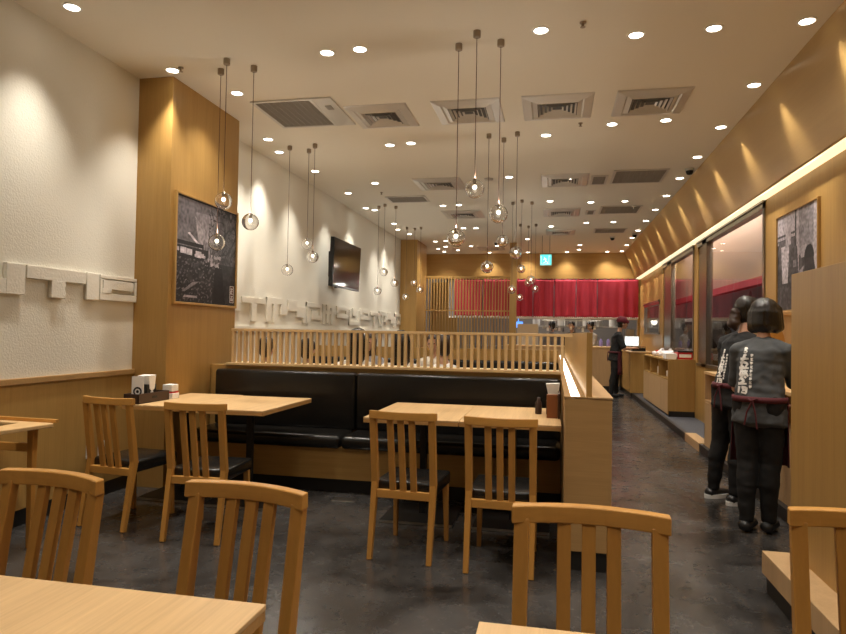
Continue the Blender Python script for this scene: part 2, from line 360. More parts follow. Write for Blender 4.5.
# ================================================================ BOOTH WALL, SLAT RAIL, BENCH
bm = B(); box(bm, -3.165, .068, 5.53, 5.66, 0, 1.0); struct('partition_booth', bm, W_PANELX, 'low wood wall behind the black bench', 'partition')
sr = thing('slat_screen', 'wooden slat railing on top of the low wall behind the black bench', 'railing', (-1.5, 5.58, 1.0))
bm = B(); box(bm, -1.50, 1.565, -.075, .06, 0, .022, .002); obj('bottom_rail', bm, W_SLAT, sr)
bm = B(); box(bm, -1.48, 1.66, -.024, .024, .318, .342, .002); obj('top_rail', bm, W_SLAT, sr)
bm = B(); k = -1.46
while k < 1.58: box(bm, k-.012, k+.012, -.021, .021, .022, .318); k += .0595
obj('slats', bm, W_SLAT, sr)
bm = B(); box(bm, -1.45, 1.55, .03, .05, .022, .03); obj('light_diffuser', bm, emit('slat_glow_strip', (1, .86, .58), .45), sr)['label'] = 'thin glowing light strip behind the slats'
def bench(x0, x1, seams, yb, d, label, near=True):
    t_ = thing('bench', label, 'bench', ((x0+x1)/2, yb, 0)); X = (x0+x1)/2; s = 1 if d > 0 else -1
    def bb(bm, xa, xb, ya, yb2, za, zb, bev=0):
        a, b_ = sorted((ya*s, yb2*s)); box(bm, xa-X, xb-X, a, b_, za, zb, bev)
    bm = B(); bb(bm, x0, x1, .01, .47, .115, .375); obj('base', bm, W_PANELX, t_)
    bm = B(); bb(bm, x0, x1, .02, .43, 0, .115); obj('plinth', bm, M_BLACK, t_)['label'] = 'black plinth'
    ed = [x0]+seams+[x1]
    for a, c in zip(ed, ed[1:]):
        bm = B(); bb(bm, a+.003, c-.003, .10, .52, .365, .475, .040); obj('seat_cushion', bm, M_BLACKLEATHER, t_, smooth=True)
        bm = B(); bb(bm, a+.003, c-.003, .0, .115, .46, .968, .03); obj('back_cushion', bm, M_BLACKLEATHER, t_, smooth=True)
    return t_
bench(-3.06, .066, [-1.70], 5.525, -1, 'long black leatherette bench with wood base against the low wall')
bench(-3.16, .066, [-2.3, -1.1], 5.665, 1, 'black bench on which customers sit, back to back with the long bench')
bench(-3.45, .066, [-2.3, -1.1], 8.75, -1, 'black bench facing the camera in the booth beyond the slat railing')
bm = B(); box(bm, -3.45, .066, 8.76, 8.86, 0, 1.12); struct('partition_rear', bm, W_PANELX, 'second low wood wall beyond the slat railing', 'partition')

# ================================================================ TABLES
TZ = .76
def table(loc, wx, dy, label, mat=W_TABLE, base=True, rz=0, group=None, colx=0, bl=-.26, bh=.26, bd=.26):
    t_ = thing('dining_table', label, 'table', loc, rz, group)
    bm = B(); box(bm, -wx/2, wx/2, -dy/2, dy/2, TZ-.012, TZ, .002); obj('tabletop', bm, mat, t_)
    bm = B(); box(bm, -wx/2+.001, wx/2-.001, -dy/2+.001, dy/2-.001, TZ-.036, TZ-.0121, .002); obj('edge_band', bm, W_EDGE, t_)
    bm = B(); box(bm, colx-.022, colx+.022, -.022, .022, .018, TZ-.045); box(bm, colx-.2, colx+.2, -.2, .2, TZ-.045, TZ-.036); obj('pedestal', bm, M_BLKMETAL, t_)
    bm = B(); box(bm, bl, bh, -bd, bd, .001, .016, .003); obj('base_plate', bm, M_BLKMETAL, t_)
    bm = B(); box(bm, bl-.001, bh+.001, -bd-.004, -bd, .003, .019); obj('base_trim', bm, M_STEEL, t_)['label'] = 'steel edge of the base plate'
    return t_
table((-2.325, 4.68, 0), .645, .93, 'pale wood table by the black bench, right half of the left pair', rz=0)
table((-2.905, 4.72, 0), .505, .93, 'pale wood table against the pillar, holding the dark condiment tray')
table((-.925, 4.63, 0), .645, .95, 'pale wood table by the black bench, left half of the right pair')
table((-.272, 4.63, 0), .655, .95, 'pale wood table by the black bench, touching the aisle barrier')
TZ = .757
table((-.93, .86, 0), .68, .84, 'pale wood tabletop filling the lower left foreground', W_TABLE)
TZ = .760
table((-1.625, .88, 0), .69, .84, 'pale wood tabletop cut by the lower left corner of the picture')
table((.21, .88, 0), .70, .84, 'pale wood tabletop at the bottom centre edge of the picture')
# booth tables beyond the railing
for i, (x, nm) in enumerate(((-2.75, 'by the left wall'), (-1.6, 'in the middle'), (-.5, 'beside the aisle barrier'))):
    table((x, 7.2, 0), .9, .75, 'wood booth table %s beyond the slat railing' % nm)

# ================================================================ CHAIRS
def make_chair(label):
    t_ = thing('dining_chair', label, 'chair')
    N = 10; hw = .206
    def yb(x): return -.190 - .045*(1-(x/hw)**2)      # bow of the back
    bm = B(); rows = []
    for i in range(N+1):
        x = -hw + 2*hw*i/N; y = yb(x) - .045
        rows.append([bm.verts.new((x, y+dy, z)) for dy, z in ((-.019, .823), (.019, .821), (.016, .868), (-.016, .870))])
    for a, b_ in zip(rows, rows[1:]):
        for i in range(4): bm.faces.new((a[i], a[(i+1) % 4], b_[(i+1) % 4], b_[i]))
    bm.faces.new(rows[0][::-1]); bm.faces.new(rows[-1]); obj('top_rail', bm, W_CHAIRX, t_, bevel=.004)
    for sx in (-1, 1):
        x = sx*.180
        bm = B(); bar(bm, (x, yb(x)-.045, .832), (x, -.185, .43), .041, .029, wy1=.044, wx1=.038); obj('back_post', bm, W_CHAIR, t_, bevel=.003)
        bm = B(); bar(bm, (x, -.185, .45), (x, -.268, 0), .036, .044, wx1=.030, wy1=.030); obj('leg', bm, W_CHAIR, t_, bevel=.003)
        bm = B(); bar(bm, (sx*.165, .185, .39), (sx*.172, .205, 0), .036, .036, wx1=.026, wy1=.026); obj('leg', bm, W_CHAIR, t_, bevel=.003)
    for x in (-.066, 0, .066):
        bm = B(); bar(bm, (x, yb(x)-.045, .832), (x*.98, -.198, .39), .037, .020); obj('back_slat', bm, W_CHAIR, t_, bevel=.002)
    bm = B(); box(bm, -.163, .163, -.214, -.184, .350, .398, .003); obj('lower_rail', bm, W_CHAIRX, t_)
    bm = B(); box(bm, -.188, .188, -.180, .228, .366, .446, .014); obj('seat', bm, M_BLACKLEATHER, t_, smooth=True)
    return t_
ch = make_chair('wood slat back chair alone left of centre, drawn up to the right table pair')
ch.location = (-.845, 3.91, 0); ch.rotation_euler[2] = math.radians(-4)
def chair(x, y, deg, label): return dup(ch, (x, y, 0), math.radians(deg), label)
ch['label'] = 'wood slat back chair at the right table pair, the left one of its two'
chair(-.277, 3.84, -1.5, 'wood slat back chair at the right table pair, nearest the aisle barrier')
chair(-2.215, 3.91, 3, 'wood slat back chair at the left table pair, the right one of its two')
chair(-2.88, 4.02, -7, 'wood slat back chair at the left table pair, nearest the plaster wall')
chair(-.93, 1.545, 172, 'large foreground chair seen from its front, between the left and middle tabletops')
chair(-1.59, 1.53, 172, 'large foreground chair at the left edge of the picture')
chair(.094, 1.55, 178.5, 'large foreground chair behind the tabletop at the bottom centre')
chair(.825, 1.70, 174, 'foreground chair at the right edge, before the tall wood partition')
# armchair at far left
ac = thing('wooden_armchair', 'wooden armchair with flat curved arm and black seat by the left wall', 'armchair', (-3.28, 3.12, 0), math.radians(0))
# arm panel: flat tapering rest running towards the corner at (.33, .30)
bm = B(); prism(bm, [(.20, -.34), (.31, .26), (.24, .30), (-.42, .30), (-.42, .24), (.10, .22), (.10, -.34)], 'z', .722, .745); obj('arm_rest', bm, W_TABLEX, ac, bevel=.004)
bm = B(); prism(bm, [(.31, .275), (.31, .30), (-.42, .33), (-.42, .30)], 'z', .745, .765); obj('back_rail', bm, W_CHAIRX, ac)
for lx, ly in ((.20, .22), (-.38, .22), (.15, -.28), (-.38, -.28)):
    bm = B(); bar(bm, (lx, ly, .722), (lx, ly, 0), .042, .042, wx1=.03, wy1=.03); obj('leg', bm, W_CHAIR, ac, bevel=.004)
for q in ((-.37, .19, .205, .235, .575, .625), (-.37, .16, -.29, -.27, .38, .43), (-.37, .19, .205, .235, .38, .42)):
    bm = B(); box(bm, *q, .003); obj('cross_rail', bm, W_CHAIRX, ac)
bm = B(); box(bm, -.37, .17, -.27, .20, .42, .465, .015); obj('seat', bm, M_BLACKLEATHER, ac, smooth=True)

# ================================================================ PICTURES
def picture(name, nx, nv, fn):
    """grey print as a fine grid, u left to right, v top to bottom; local x = u, z = up"""
    bm = B(); V = [[bm.verts.new((i/nx, 0, 1-j/nv)) for i in range(nx+1)] for j in range(nv+1)]
    for j in range(nv):
        for i in range(nx): bm.faces.new((V[j][i], V[j+1][i], V[j+1][i+1], V[j][i+1]))
    me = bpy.data.meshes.new(name); bm.to_mesh(me); bm.free(); me.materials.append(M_PHOTO)
    ca = me.color_attributes.new('Col', 'FLOAT_COLOR', 'CORNER')
    for p in me.polygons:
        u_, v_ = p.center.x, 1-p.center.z; g = fn(u_, v_); g = max(.006, .72*g*(1+.55*nz(u_, v_, 34, 1)+.35*nz(u_, v_, 11, 8)))
        for li in p.loop_indices: ca.data[li].color = (g*1.0, g*.90, g*.98, 1)
    return me
def inpoly(u, v, P):
    c = False
    for i in range(len(P)):
        (a, b_), (p_, q) = P[i], P[i-1]
        if (b_ > v) != (q > v) and u < (p_-a)*(v-b_)/(q-b_)+a: c = not c
    return c
def nz(u, v, s, o=0): return noise.noise(Vector((u*s, v*s, o)))
def photo1(u, v):
    g = .13 + .09*(1-v) + .02*nz(u, v, 3)
    if inpoly(u, v, [(.28, .12), (.62, .10), (.55, .55), (.40, .55), (.40, .34)]): g = .34 + .05*nz(u, v, 20)
    if inpoly(u, v, [(.28, .16), (.56, .36), (.54, .42), (.42, .36), (.40, .55), (.37, .55)]): g = .50
    if inpoly(u, v, [(.42, .40), (.54, .40), (.54, .56), (.42, .56)]): g = .36 if int(u*45) % 2 else .22
    if inpoly(u, v, [(.17, .34), (.20, .33), (.37, .43), (.35, .45)]): g = .85
    if u > .5 and v < .62:
        k = min(abs(nz(u*1.3, v*.7, 7, 3)), abs(nz(u*.8, v*.9, 15, 6))); 
        if k < .03 + .08*(u-.5): g = .03
        elif u > .68: g = .11 + .10*nz(u, v, 14, 5)
    if v > .42 and u < .42 + .1*(v-.42) and not (.46 < v < .56 and u < .40): g = .022
    if v >= .42 and u < .5 and .47 < v < .56:
        g = .03
        for cx_, r in ((.02, .018), (.11, .028), (.20, .03), (.34, .03), (.40, .02)):
            if abs(v-(.505+.06*cx_)) < r and abs(u-cx_) < r*1.5: g = .75
        if .28 < u < .45 and abs(v-.54) < .012: g = .8
    if v > .58:
        g = .03 + .05*max(0, nz(u, v, 12, 9))
        if u < .62 and nz(u*2.2+v*1.4, v*2.5-u*.8, 15, 2) > .22: g = .12 + .25*max(0, nz(u, v, 22, 4))
        if inpoly(u, v, [(.62, .62), (.74, .60), (.82, 1), (.58, 1)]): g = .015
    if .50 < v < .62 and .45 < u < .72 and nz(u, v, 26, 7) > .05: g = .55
    if inpoly(u, v, [(.14, .93), (.32, .93), (.34, .955), (.12, .955)]): g = .5
    if inpoly(u, v, [(.26, .80), (.36, .79), (.14, .90), (.10, .90)]): g = .33
    if v < .015 or v > .99: g = .02
    return max(.008, g)
def photo2(u, v):
    g = .09 + .10*nz(u, v, 14)
    if u < .46 and v < .30: g = .62 + .08*nz(u, v, 6)
    if u < .46 and (.20 < v < .225 or .255 < v < .27): g = .12
    if .04 < u < .46 and .27 < v < .55: g = .16
    if inpoly(u, v, [(.10, .33), (.32, .33), (.28, .72), (.14, .72)]): g = .72
    if .22 < u < .36 and .20 < v < .33: g = .65
    if .56 > u > .50: g = .62
    if u > .56 and v < .45: g = .34 + .12*nz(u, v, 22)
    if u > .56 and .5 > v > .38 and nz(u, v, 8, 3) > 0: g = .5
    if u > .90: g = .6
    if (u-.80)**2/.012 + (v-.50)**2/.012 < 1: g = .03
    if inpoly(u, v, [(.74, .52), (.90, .52), (1, .82), (1, 1), (.6, 1), (.62, .80)]): g = .05
    if inpoly(u, v, [(.36, .38), (.52, .36), (.60, 1), (.26, 1)]): g = .09 + .10*max(0, nz(u, v, 18))
    if .42 < u < .50 and .50 < v < .57: g = .3
    if v > .72 and u < .6: g = .07 + .16*max(0, nz(u, v, 16, 4))
    if inpoly(u, v, [(.58, .62), (.68, .58), (.60, .85), (.54, .85)]): g = .5
    return max(.008, g)
def wallpic(label, origin, uvec, wdt, hgt, fn, nx, nz_, frame=.03, nrm=1):
    t_ = thing('framed_photograph', label, 'framed photograph', origin, 0)
    ang = math.atan2(uvec[1], uvec[0]); t_.rotation_euler[2] = ang
    fb = -.028
    bm = B(); f = frame
    box(bm, -f, 0, fb, 0, -f, hgt+f, .003); box(bm, wdt, wdt+f, fb, 0, -f, hgt+f, .003); box(bm, 0, wdt, fb, 0, -f, 0, .003); box(bm, 0, wdt, fb, 0, hgt, hgt+f, .003); box(bm, 0, wdt, -.01, 0, 0, hgt)
    obj('frame', bm, W_PANEL, t_)
    me = picture('print', nx, nz_, fn); o = bpy.data.objects.new('print', me); C.objects.link(o); o.parent = t_
    o.scale = (wdt, 1, hgt); o.location = (0, -.014, 0)
    return t_, o
# on the near pillar: faces +x ; u runs along +y, so local x -> +y, local -y -> +x
pt, pr_ = wallpic('framed black and white photograph on the near wood pillar', (-3.17, 4.895, 1.565), (0, 1), 1.045, .925, photo1, 210, 190, .022)
bm = B(); sx, sz = .94, .03
for a in ((0, .075, 0, .004), (0, .075, .161, .165), (0, .004, 0, .165), (.071, .075, 0, .165)): box(bm, sx+a[0], sx+a[1], -.017, -.0145, sz+a[2], sz+a[3])
for a in ((.015, .060, .135, .140), (.02, .055, .115, .120), (.035, .040, .09, .148), (.015, .060, .085, .090), (.015, .020, .085, .120), (.02, .058, .062, .067), (.037, .042, .02, .067), (.018, .060, .020, .025), (.018, .023, .020, .05), (.055, .060, .020, .045)):
    box(bm, sx+a[0], sx+a[1], -.017, -.0145, sz+a[2], sz+a[3])
o = obj('seal', bm, M_PAPER, pt); o['label'] = 'small white seal stamped in the lower right corner'
bm = B(); box(bm, sx, sx+.075, -.0149, -.0142, sz, sz+.165); obj('seal_ground', bm, plain('seal_red', (.10, .015, .012), .5), pt)
# on the right wall: faces -x ; u runs from far (y 7.0) to near (y 6.0): local x -> -y
wallpic('framed black and white photograph of people on the right wall', (XR, 6.80, 1.60), (0, -1), .98, .90, photo2, 180, 168, .016)

# ================================================================ TELEVISION
tv = thing('television', 'black wall mounted television tilted down on the cream wall', 'television', (-3.439, 9.76, 2.385), PI/2)
# local x -> +y (world), local -y -> +x
tl = Matrix.Rotation(math.radians(-8), 4, 'X')
tv.rotation_euler = (0, 0, PI/2)
bm = B(); box(bm, -.68, .68, -.20, -.14, -.375, .365, .006, M=Matrix.Rotation(math.radians(2), 4, 'X')); obj('casing', bm, M_BLKMETAL, tv)
bm = B(); box(bm, -.665, .665, -.2025, -.2005, -.345, .355, 0, M=Matrix.Rotation(math.radians(2), 4, 'X')); obj('screen', bm, M_TVSCR, tv)
bm = B(); box(bm, -.2, .2, 0.0, .05, -.2, .2); box(bm, -.05, .05, -.17, .02, -.1, .1); obj('wall_bracket', bm, M_BLKMETAL, tv)
bm = B(); box(bm, -.50, -.44, -.19, -.15, -.40, -.375); obj('sensor', bm, M_BLKMETAL, tv)

# ================================================================ WALL SOCKETS, FLOOR PLATE
for i, y in enumerate((4.31, 4.44)):
    bm = B(); box(bm, XL+.02, XL+.028, y-.035, y+.035, .33, .44, .003); o = tag(obj('wall_socket', bm, M_WHITE), 'white wall socket on the dado, %s of two' % ('nearer the camera' if i == 0 else 'nearer the pillar'), 'socket', 'sockets low on the dado')
    bm = B(); box(bm, XL+.0281, XL+.030, y-.012, y+.012, .36, .41); obj('outlet_slots', bm, M_GREY, o)
bm = B(); box(bm, -1.70, -1.50, 4.815, 4.93, 0, .006, .002); tag(obj('floor_plate', bm, M_STEEL), 'small steel plate set in the floor before the bench', 'floor plate')

# ================================================================ CONDIMENTS
ct = thing('condiment_tray', 'dark brown condiment tray on the table by the pillar', 'tray', (-3.095, 4.47, .7605), math.radians(-1))
bm = B(); box(bm, -.065, .065, -.19, .19, 0, .012, .003); box(bm, -.065, -.055, -.19, .19, 0, .075, .002); box(bm, .055, .065, -.19, .19, 0, .075, .002); box(bm, -.065, .065, -.19, -.18, 0, .075, .002); box(bm, -.065, .065, .18, .19, 0, .075, .002)
obj('tray_body', bm, M_DKBROWN, ct)
bm = B(); box(bm, .0652, .068, -.03, .03, .03, .05, .001); obj('handle_slot', bm, M_BLACK, ct)
mc = thing('menu_card', 'white card with a dark ring standing in the condiment tray', 'card', (-3.09, 4.345, .774), math.radians(12))
bm = B(); box(bm, -.045, .045, -.004, .004, 0, .19); obj('card', bm, M_PAPER, mc)
bm = B()
ri = [(bm.verts.new((.033*math.cos(2*PI*i/24), -.0045, .075+.036*math.sin(2*PI*i/24))), bm.verts.new((.021*math.cos(2*PI*i/24), -.0045, .075+.023*math.sin(2*PI*i/24)))) for i in range(24)]
for i in range(24): bm.faces.new((ri[i][0], ri[(i+1) % 24][0], ri[(i+1) % 24][1], ri[i][1]))
bm.faces.new([bm.verts.new((.011*math.cos(2*PI*i/12), -.0045, .075+.012*math.sin(2*PI*i/12))) for i in range(12)])
obj('ring_print', bm, M_BLACK, mc)['label'] = 'dark ring printed on the card'
nd = thing('napkin_holder', 'black napkin holder with white napkins in the condiment tray', 'napkin holder', (-3.095, 4.46, .774))
bm = B(); box(bm, -.045, .045, -.06, .06, 0, .125, .004); obj('holder', bm, M_BLKMETAL, nd)
bm = B(); prism(bm, [(-.03, .09), (.0, .07), (.03, .09), (.045, .195), (-.045, .19)], 'x', -.05, .05); obj('napkins', bm, M_PAPER, nd)
bm = B(); box(bm, .0455, .048, -.018, .018, .02, .07, .001); obj('label_patch', bm, M_PAPER, nd)
bm = B(); box(bm, -.05, .05, -.05, .05, 0, .045, .004); o = tag(obj('paper_box', bm, M_PAPER), 'white box stacked under a red edged box beside the condiment tray', 'box'); o.location = (-3.07, 4.74, .7605)
bm = B(); box(bm, -.045, .045, -.045, .045, 0, .012, .002); o = obj('paper_box', bm, M_REDPL); o.location = (-3.07, 4.74, .806); tag(o, 'white and red box on top of another, beside the condiment tray', 'box')
bm = B(); box(bm, -.045, .045, -.045, .045, .012, .07, .006); q = obj('box_body', bm, M_PAPER, o)
# right table set
ct = thing('condiment_tray', 'amber wooden condiment stand on the table by the barrier', 'tray', (.0, 4.60, .7605))
bm = B(); prism(bm, [(-.10, 0), (.10, 0), (.08, .09), (-.02, .16), (-.08, .16)], 'x', -.04, .035); obj('stand', bm, M_AMBER, ct, bevel=.003)
bm = B(); box(bm, .036, .05, -.12, .12, 0, .17, .002); obj('back_board', bm, M_DKBROWN, ct)
bm = B(); box(bm, -.045, .045, .105, .18, 0, .10, .003); obj('box', bm, M_DKBROWN, ct)
nd = thing('napkin_holder', 'black napkin holder with tall white napkins by the barrier', 'napkin holder', (.0, 4.86, .7605))
bm = B(); box(bm, -.04, .05, -.05, .05, 0, .13, .003); obj('holder', bm, M_BLKMETAL, nd)
bm = B(); prism(bm, [(-.03, .12), (.04, .12), (.05, .215), (-.05, .21)], 'y', -.045, .045); obj('napkins', bm, M_PAPER, nd)
bm = B(); lathe(bm, [(.022, 0), (.024, .01), (.024, .08), (.012, .10), (.012, .12)], 0, 0, 14); o = tag(obj('sauce_bottle', bm, M_DKBROWN, smooth=True), 'small dark sauce bottle left of the amber condiment stand', 'bottle'); o.location = (-.10, 4.72, .7605)

# ================================================================ LATTICE, CURTAINS, KITCHEN OPENING
lt = thing('lattice_screen', 'tall wooden lattice screen before the left part of the red curtains', 'lattice screen', (-2.0, 15.1, 0))
bm = B(); k = -1.03
while k < .98: box(bm, k-.012, k+.012, -.02, .02, .05, 2.68); k += .070
obj('slats', bm, W_PANEL, lt)
for z in (.05, 1.86, 2.66):
    bm = B(); box(bm, -1.045, .975, -.024, .024, z-.014, z+.014); obj('cross_rail', bm, W_PANELX, lt)
bm = B(); box(bm, .98, 1.14, -.08, .08, 0, ZC-.001); o = obj('lattice_post', bm, W_PANEL); o.location = (-2.0, 15.1, 0); tag(o, 'full height wood post at the right end of the lattice', 'post')
cp = [(-2.62, -1.87, 'leftmost, behind the lattice'), (-1.85, -1.02, 'second from the left, behind the lattice'), (-.97, -.548, 'narrow one just right of the lattice post'), (-.53, -.008, 'fourth from the left'), (.012, .552, 'fifth from the left, draped in round folds'), (.57, 1.078, 'second from the right'), (1.096, 2.10, 'widest one at the right end')]
rod = B(); tube(rod, [(-2.75, 17.02, 2.765), (2.09, 17.02, 2.765)], .010, 8); tag(obj('curtain_rod', rod, M_BLKMETAL), 'thin dark rod carrying the red curtains', 'curtain rod')
for i, (x0, x1, nm) in enumerate(cp):
    bm = B(); nx, nn = 48, 18; G = []
    ph = i*2.1
    for a in range(nx+1):
        u = a/nx; col_ = []
        for c in range(nn+1):
            v = c/nn
            x = x0+(x1-x0)*(u + .012*v*math.sin(ph+u*PI)); am = .006+.020*v
            y = 17.0 + am*math.sin(u*(x1-x0)*26+ph+1.1*math.sin(v*2.2)) + .004*math.sin(u*37+ph) + .022*v*math.exp(-((u-.15-.1*v)/.10)**2) + .02*v*math.exp(-((u-.86+.12*v)/.08)**2)
            col_.append(bm.verts.new((x, y-.03, 2.75-.965*v)))
        G.append(col_)
    for a in range(nx):
        for c in range(nn): bm.faces.new((G[a][c], G[a][c+1], G[a+1][c+1], G[a+1][c]))
    o = obj('curtain', bm, M_RED, smooth=True); tag(o, 'red cloth curtain over the kitchen counter, %s' % nm, 'curtain', 'red curtains over the kitchen counter')
    md = o.modifiers.new('s', 'SOLIDIFY'); md.thickness = .004
    bm = B()
    for a in range(int((x1-x0)/.05)):
        x = x0+.02+a*.05; box(bm, x, x+.03, 16.955, 16.975, 1.768, 1.792)
    q = obj('hem_trim', bm, M_PAPER, o); q['label'] = 'white dashed hem'
    bm = B()
    for a in range(int((x1-x0)/.14)+1):
        x = x0+.05+a*.14
        if x < x1-.03: box(bm, x-.012, x+.012, 16.985, 17.035, 2.74, 2.785)
    obj('loops', bm, M_RED, o)
# steel edge under the curtains (serving hood lip)
bm = B(); box(bm, -2.8, 2.1, 17.1, 17.2, 1.735, 1.775); tag(obj('hood_lip', bm, M_PAPER), 'pale lip of the kitchen hood just below the red curtains', 'hood')
bm = B(); box(bm, -2.8, 2.1, 17.16, 17.25, 1.775, 2.79); obj('hood_front', bm, M_KGREY, bpy.data.objects['hood_lip'])
# counters at the back
def counter(name, x0, x1, y0, y1, z, label, mat=W_COUNTER, kick=True):
    t_ = thing(name, label, 'counter', ((x0+x1)/2, (y0+y1)/2, 0)); a, b_ = (x1-x0)/2, (y1-y0)/2
    bm = B(); box(bm, -a+.01, a-.01, -b_+.01, b_-.01, .10, z-.03); obj('body', bm, mat, t_)
    bm = B(); box(bm, -a, a, -b_, b_, z-.03, z, .003); obj('worktop', bm, W_TABLEX, t_)
    bm = B(); box(bm, -a+.03, a-.03, -b_+.03, b_-.03, .0, .10); obj('plinth', bm, M_BLACK, t_)
    return t_
counter('serving_counter', -1.2, 1.58, 16.1, 16.75, 1.05, 'wood serving counter below the red curtains')
counter('cash_counter', 1.62, 2.14, 14.45, 16.9, .99, 'wood counter at which the capped staff member works', mat=W_PANEL)
# kitchen behind
bm = B(); box(bm, -2.5, 3.6, 18.25, 18.88, 0, .95); box(bm, -2.5, 3.6, 18.22, 18.88, .9501, .98); tag(obj('kitchen_worktop', bm, M_KGREY), 'grey steel kitchen worktop beyond the serving counter', 'worktop')
bm = B(); box(bm, -2.4, -1.1, 18.9, 19.4, 0, 1.9); tag(obj('kitchen_cupboard', bm, M_KGREY), 'grey kitchen cupboard seen below the left curtains', 'cupboard')
bm = B(); box(bm, -.95, -.40, 17.3, 17.5, 0, 1.60, .01); tag(obj('standing_panel', bm, M_CLOTHW), 'pale panel box standing in the kitchen right of the lattice post', 'box')
bm = B(); box(bm, -.8, 2.05, 19.0, 19.4, 1.55, 1.58); box(bm, -.8, -.77, 19.0, 19.4, 0, 1.55); box(bm, 2.02, 2.05, 19.0, 19.4, 0, 1.55); tag(obj('kitchen_shelf', bm, M_STEEL), 'steel shelf along the kitchen back wall', 'shelf')
rnd = random.Random(11)
pots = ['at the left end of the shelf', 'second on the shelf', 'third on the shelf', 'fourth on the shelf', 'fifth on the shelf', 'sixth on the shelf', 'at the right end of the shelf']
for i in range(7):
    bm = B(); r = .09+.04*rnd.random(); h = .12+.12*rnd.random(); lathe(bm, [(r*.9, 0), (r, .02), (r, h), (r*.96, h), (r*.9, .03), (.001, .03)], 0, 0, 18)
    o = tag(obj('steel_pot', bm, M_STEEL if i % 2 else M_WHITE, smooth=False), 'kitchen pot %s' % pots[i], 'pot', 'pots on the kitchen shelf'); o.location = (-.5+i*.36, 19.2, 1.58)
bm = B(); box(bm, -1.05, -.82, 17.6, 17.63, 1.50, 1.66); box(bm, -.95, -.93, 17.605, 17.625, 1.66, ZC); tag(obj('kitchen_screen', bm, M_SCREEN), 'small blue lit screen behind the lattice', 'screen')
bm = B(); box(bm, 2.0-.06, 2.0+.16, 18.3, 18.5, .98, 1.50); o = tag(obj('steel_dispenser', bm, M_STEEL), 'steel dispenser in the kitchen beyond the capped staff member', 'dispenser')
bm = B()
for i in range(9):
    a = -PI/2+PI*i/8
pend = thing('kitchen_lamp', 'round white lamp glowing in the kitchen above the counter', 'lamp', (1.75, 17.7, 1.70))
bm.free(); bm = B(); bmesh.ops.create_uvsphere(bm, u_segments=16, v_segments=10, radius=.085); obj('globe', bm, emit('kitchen_globe', (1, .92, .78), 3.0), pend, smooth=True)
bm = B(); tube(bm, [(0, 0, .08), (0, 0, 1.75)], .006, 6); obj('cord', bm, M_CORD, pend)
for i, x in enumerate((-1.9, -.2, 1.4)):
    ld = bpy.data.lights.new('kitchen_light', 'AREA'); ld.energy = 30; ld.size = .5; ld.color = (1, .9, .78); lo = bpy.data.objects.new('kitchen_light', ld); C.objects.link(lo); lo.location = (x, 19.0, ZC-.07)
    bm = B(); box(bm, -.3, .3, -.15, .15, -.03, 0); q = tag(obj('kitchen_ceiling_light', bm, emit('kl%d' % i, (1, .95, .85), 2)), 'flat kitchen ceiling light, %s' % ('left', 'middle', 'right')[i], 'light'); q.location = (x, 19.0, ZC-.0); lo.parent = q; lo.location = (0, 0, -.05)
# side kitchen
bm = B(); box(bm, 3.2, 4.35, 6.2, 17, 0, .92); tag(obj('side_worktop', bm, M_KDARK), 'dark equipment line behind the side windows', 'worktop')
bm = B(); box(bm, 2.62, 2.70, 5.2, 16.9, 2.13, ZC-.01); t_ = tag(obj('kitchen_soffit', bm, plain('soffit', (.30, .22, .18), .45)), 'brownish soffit panel behind the side windows', 'soffit')
bm = B(); box(bm, 2.60, 2.72, 5.2, 16.9, 2.03, 2.13); obj('red_border', bm, M_RED, t_)['label'] = 'red lower border'
sh = thing('storage_rack', 'grey storage rack behind the near side window', 'rack', (2.95, 9.0, 0))
for x in (-.2, .2):
    for y in (-.9, .9):
        bm = B(); box(bm, x-.02, x+.02, y-.02, y+.02, 0, 2.0); obj('upright', bm, M_KGREY, sh)
for z in (.9, 1.35, 1.75):
    bm = B(); box(bm, -.22, .22, -.92, .92, z, z+.03); obj('shelf', bm, M_KGREY, sh)
bm = B(); box(bm, 2.8, 3.1, 9.3, 9.8, 1.381, 1.62); tag(obj('storage_box', bm, M_BLKMETAL), 'black box on the rack behind the near window', 'box')
bm = B(); box(bm, 2.8, 3.1, 8.5, 8.9, 1.381, 1.55); tag(obj('storage_box', bm, M_REDPL), 'red box on the rack behind the near window', 'box')
bm = B(); box(bm, 2.8, 3.1, 8.95, 9.25, 1.781, 1.86); tag(obj('storage_box', bm, M_WHITE), 'white box on the top shelf behind the near window', 'box')
tb = thing('tablet_screen', 'blue lit tablet screen behind the near side window', 'screen', (2.62, 8.2, 1.90), math.radians(-90))
bm = B(); box(bm, -.15, .15, 0, .02, -.1, .1, .003, M=Matrix.Rotation(math.radians(-12), 4, 'Y')); obj('casing', bm, M_BLKMETAL, tb)
bm = B(); box(bm, -.13, .13, -.002, -.0005, -.08, .08, 0, M=Matrix.Rotation(math.radians(-12), 4, 'Y')); obj('display', bm, M_SCREEN, tb)
bm = B(); box(bm, -.02, .02, .005, .025, -1.9, -.09); box(bm, -.1, .1, -.08, .1, -1.9, -1.88); obj('stand', bm, M_BLKMETAL, tb)
bm = B(); box(bm, 2.6, 3.1, 12.2, 13.4, 0, 1.62, .01); tag(obj('dark_cabinet', bm, M_DKBROWN), 'dark brown appliance behind the middle window', 'appliance')
bm = B(); box(bm, 2.55, 3.1, 12.0, 13.5, 1.621, 1.68, .005); tag(obj('white_shelf', bm, M_WHITE), 'white shelf above the dark appliance in the middle window', 'shelf')
ld = bpy.data.lights.new('side_kitchen_fill', 'AREA'); ld.energy = 150; ld.shape = 'RECTANGLE'; ld.size = .2; ld.size_y = 6; ld.color = (1, .93, .85)  # added lamp, hidden above the window frames, brightens soffit and side kitchen
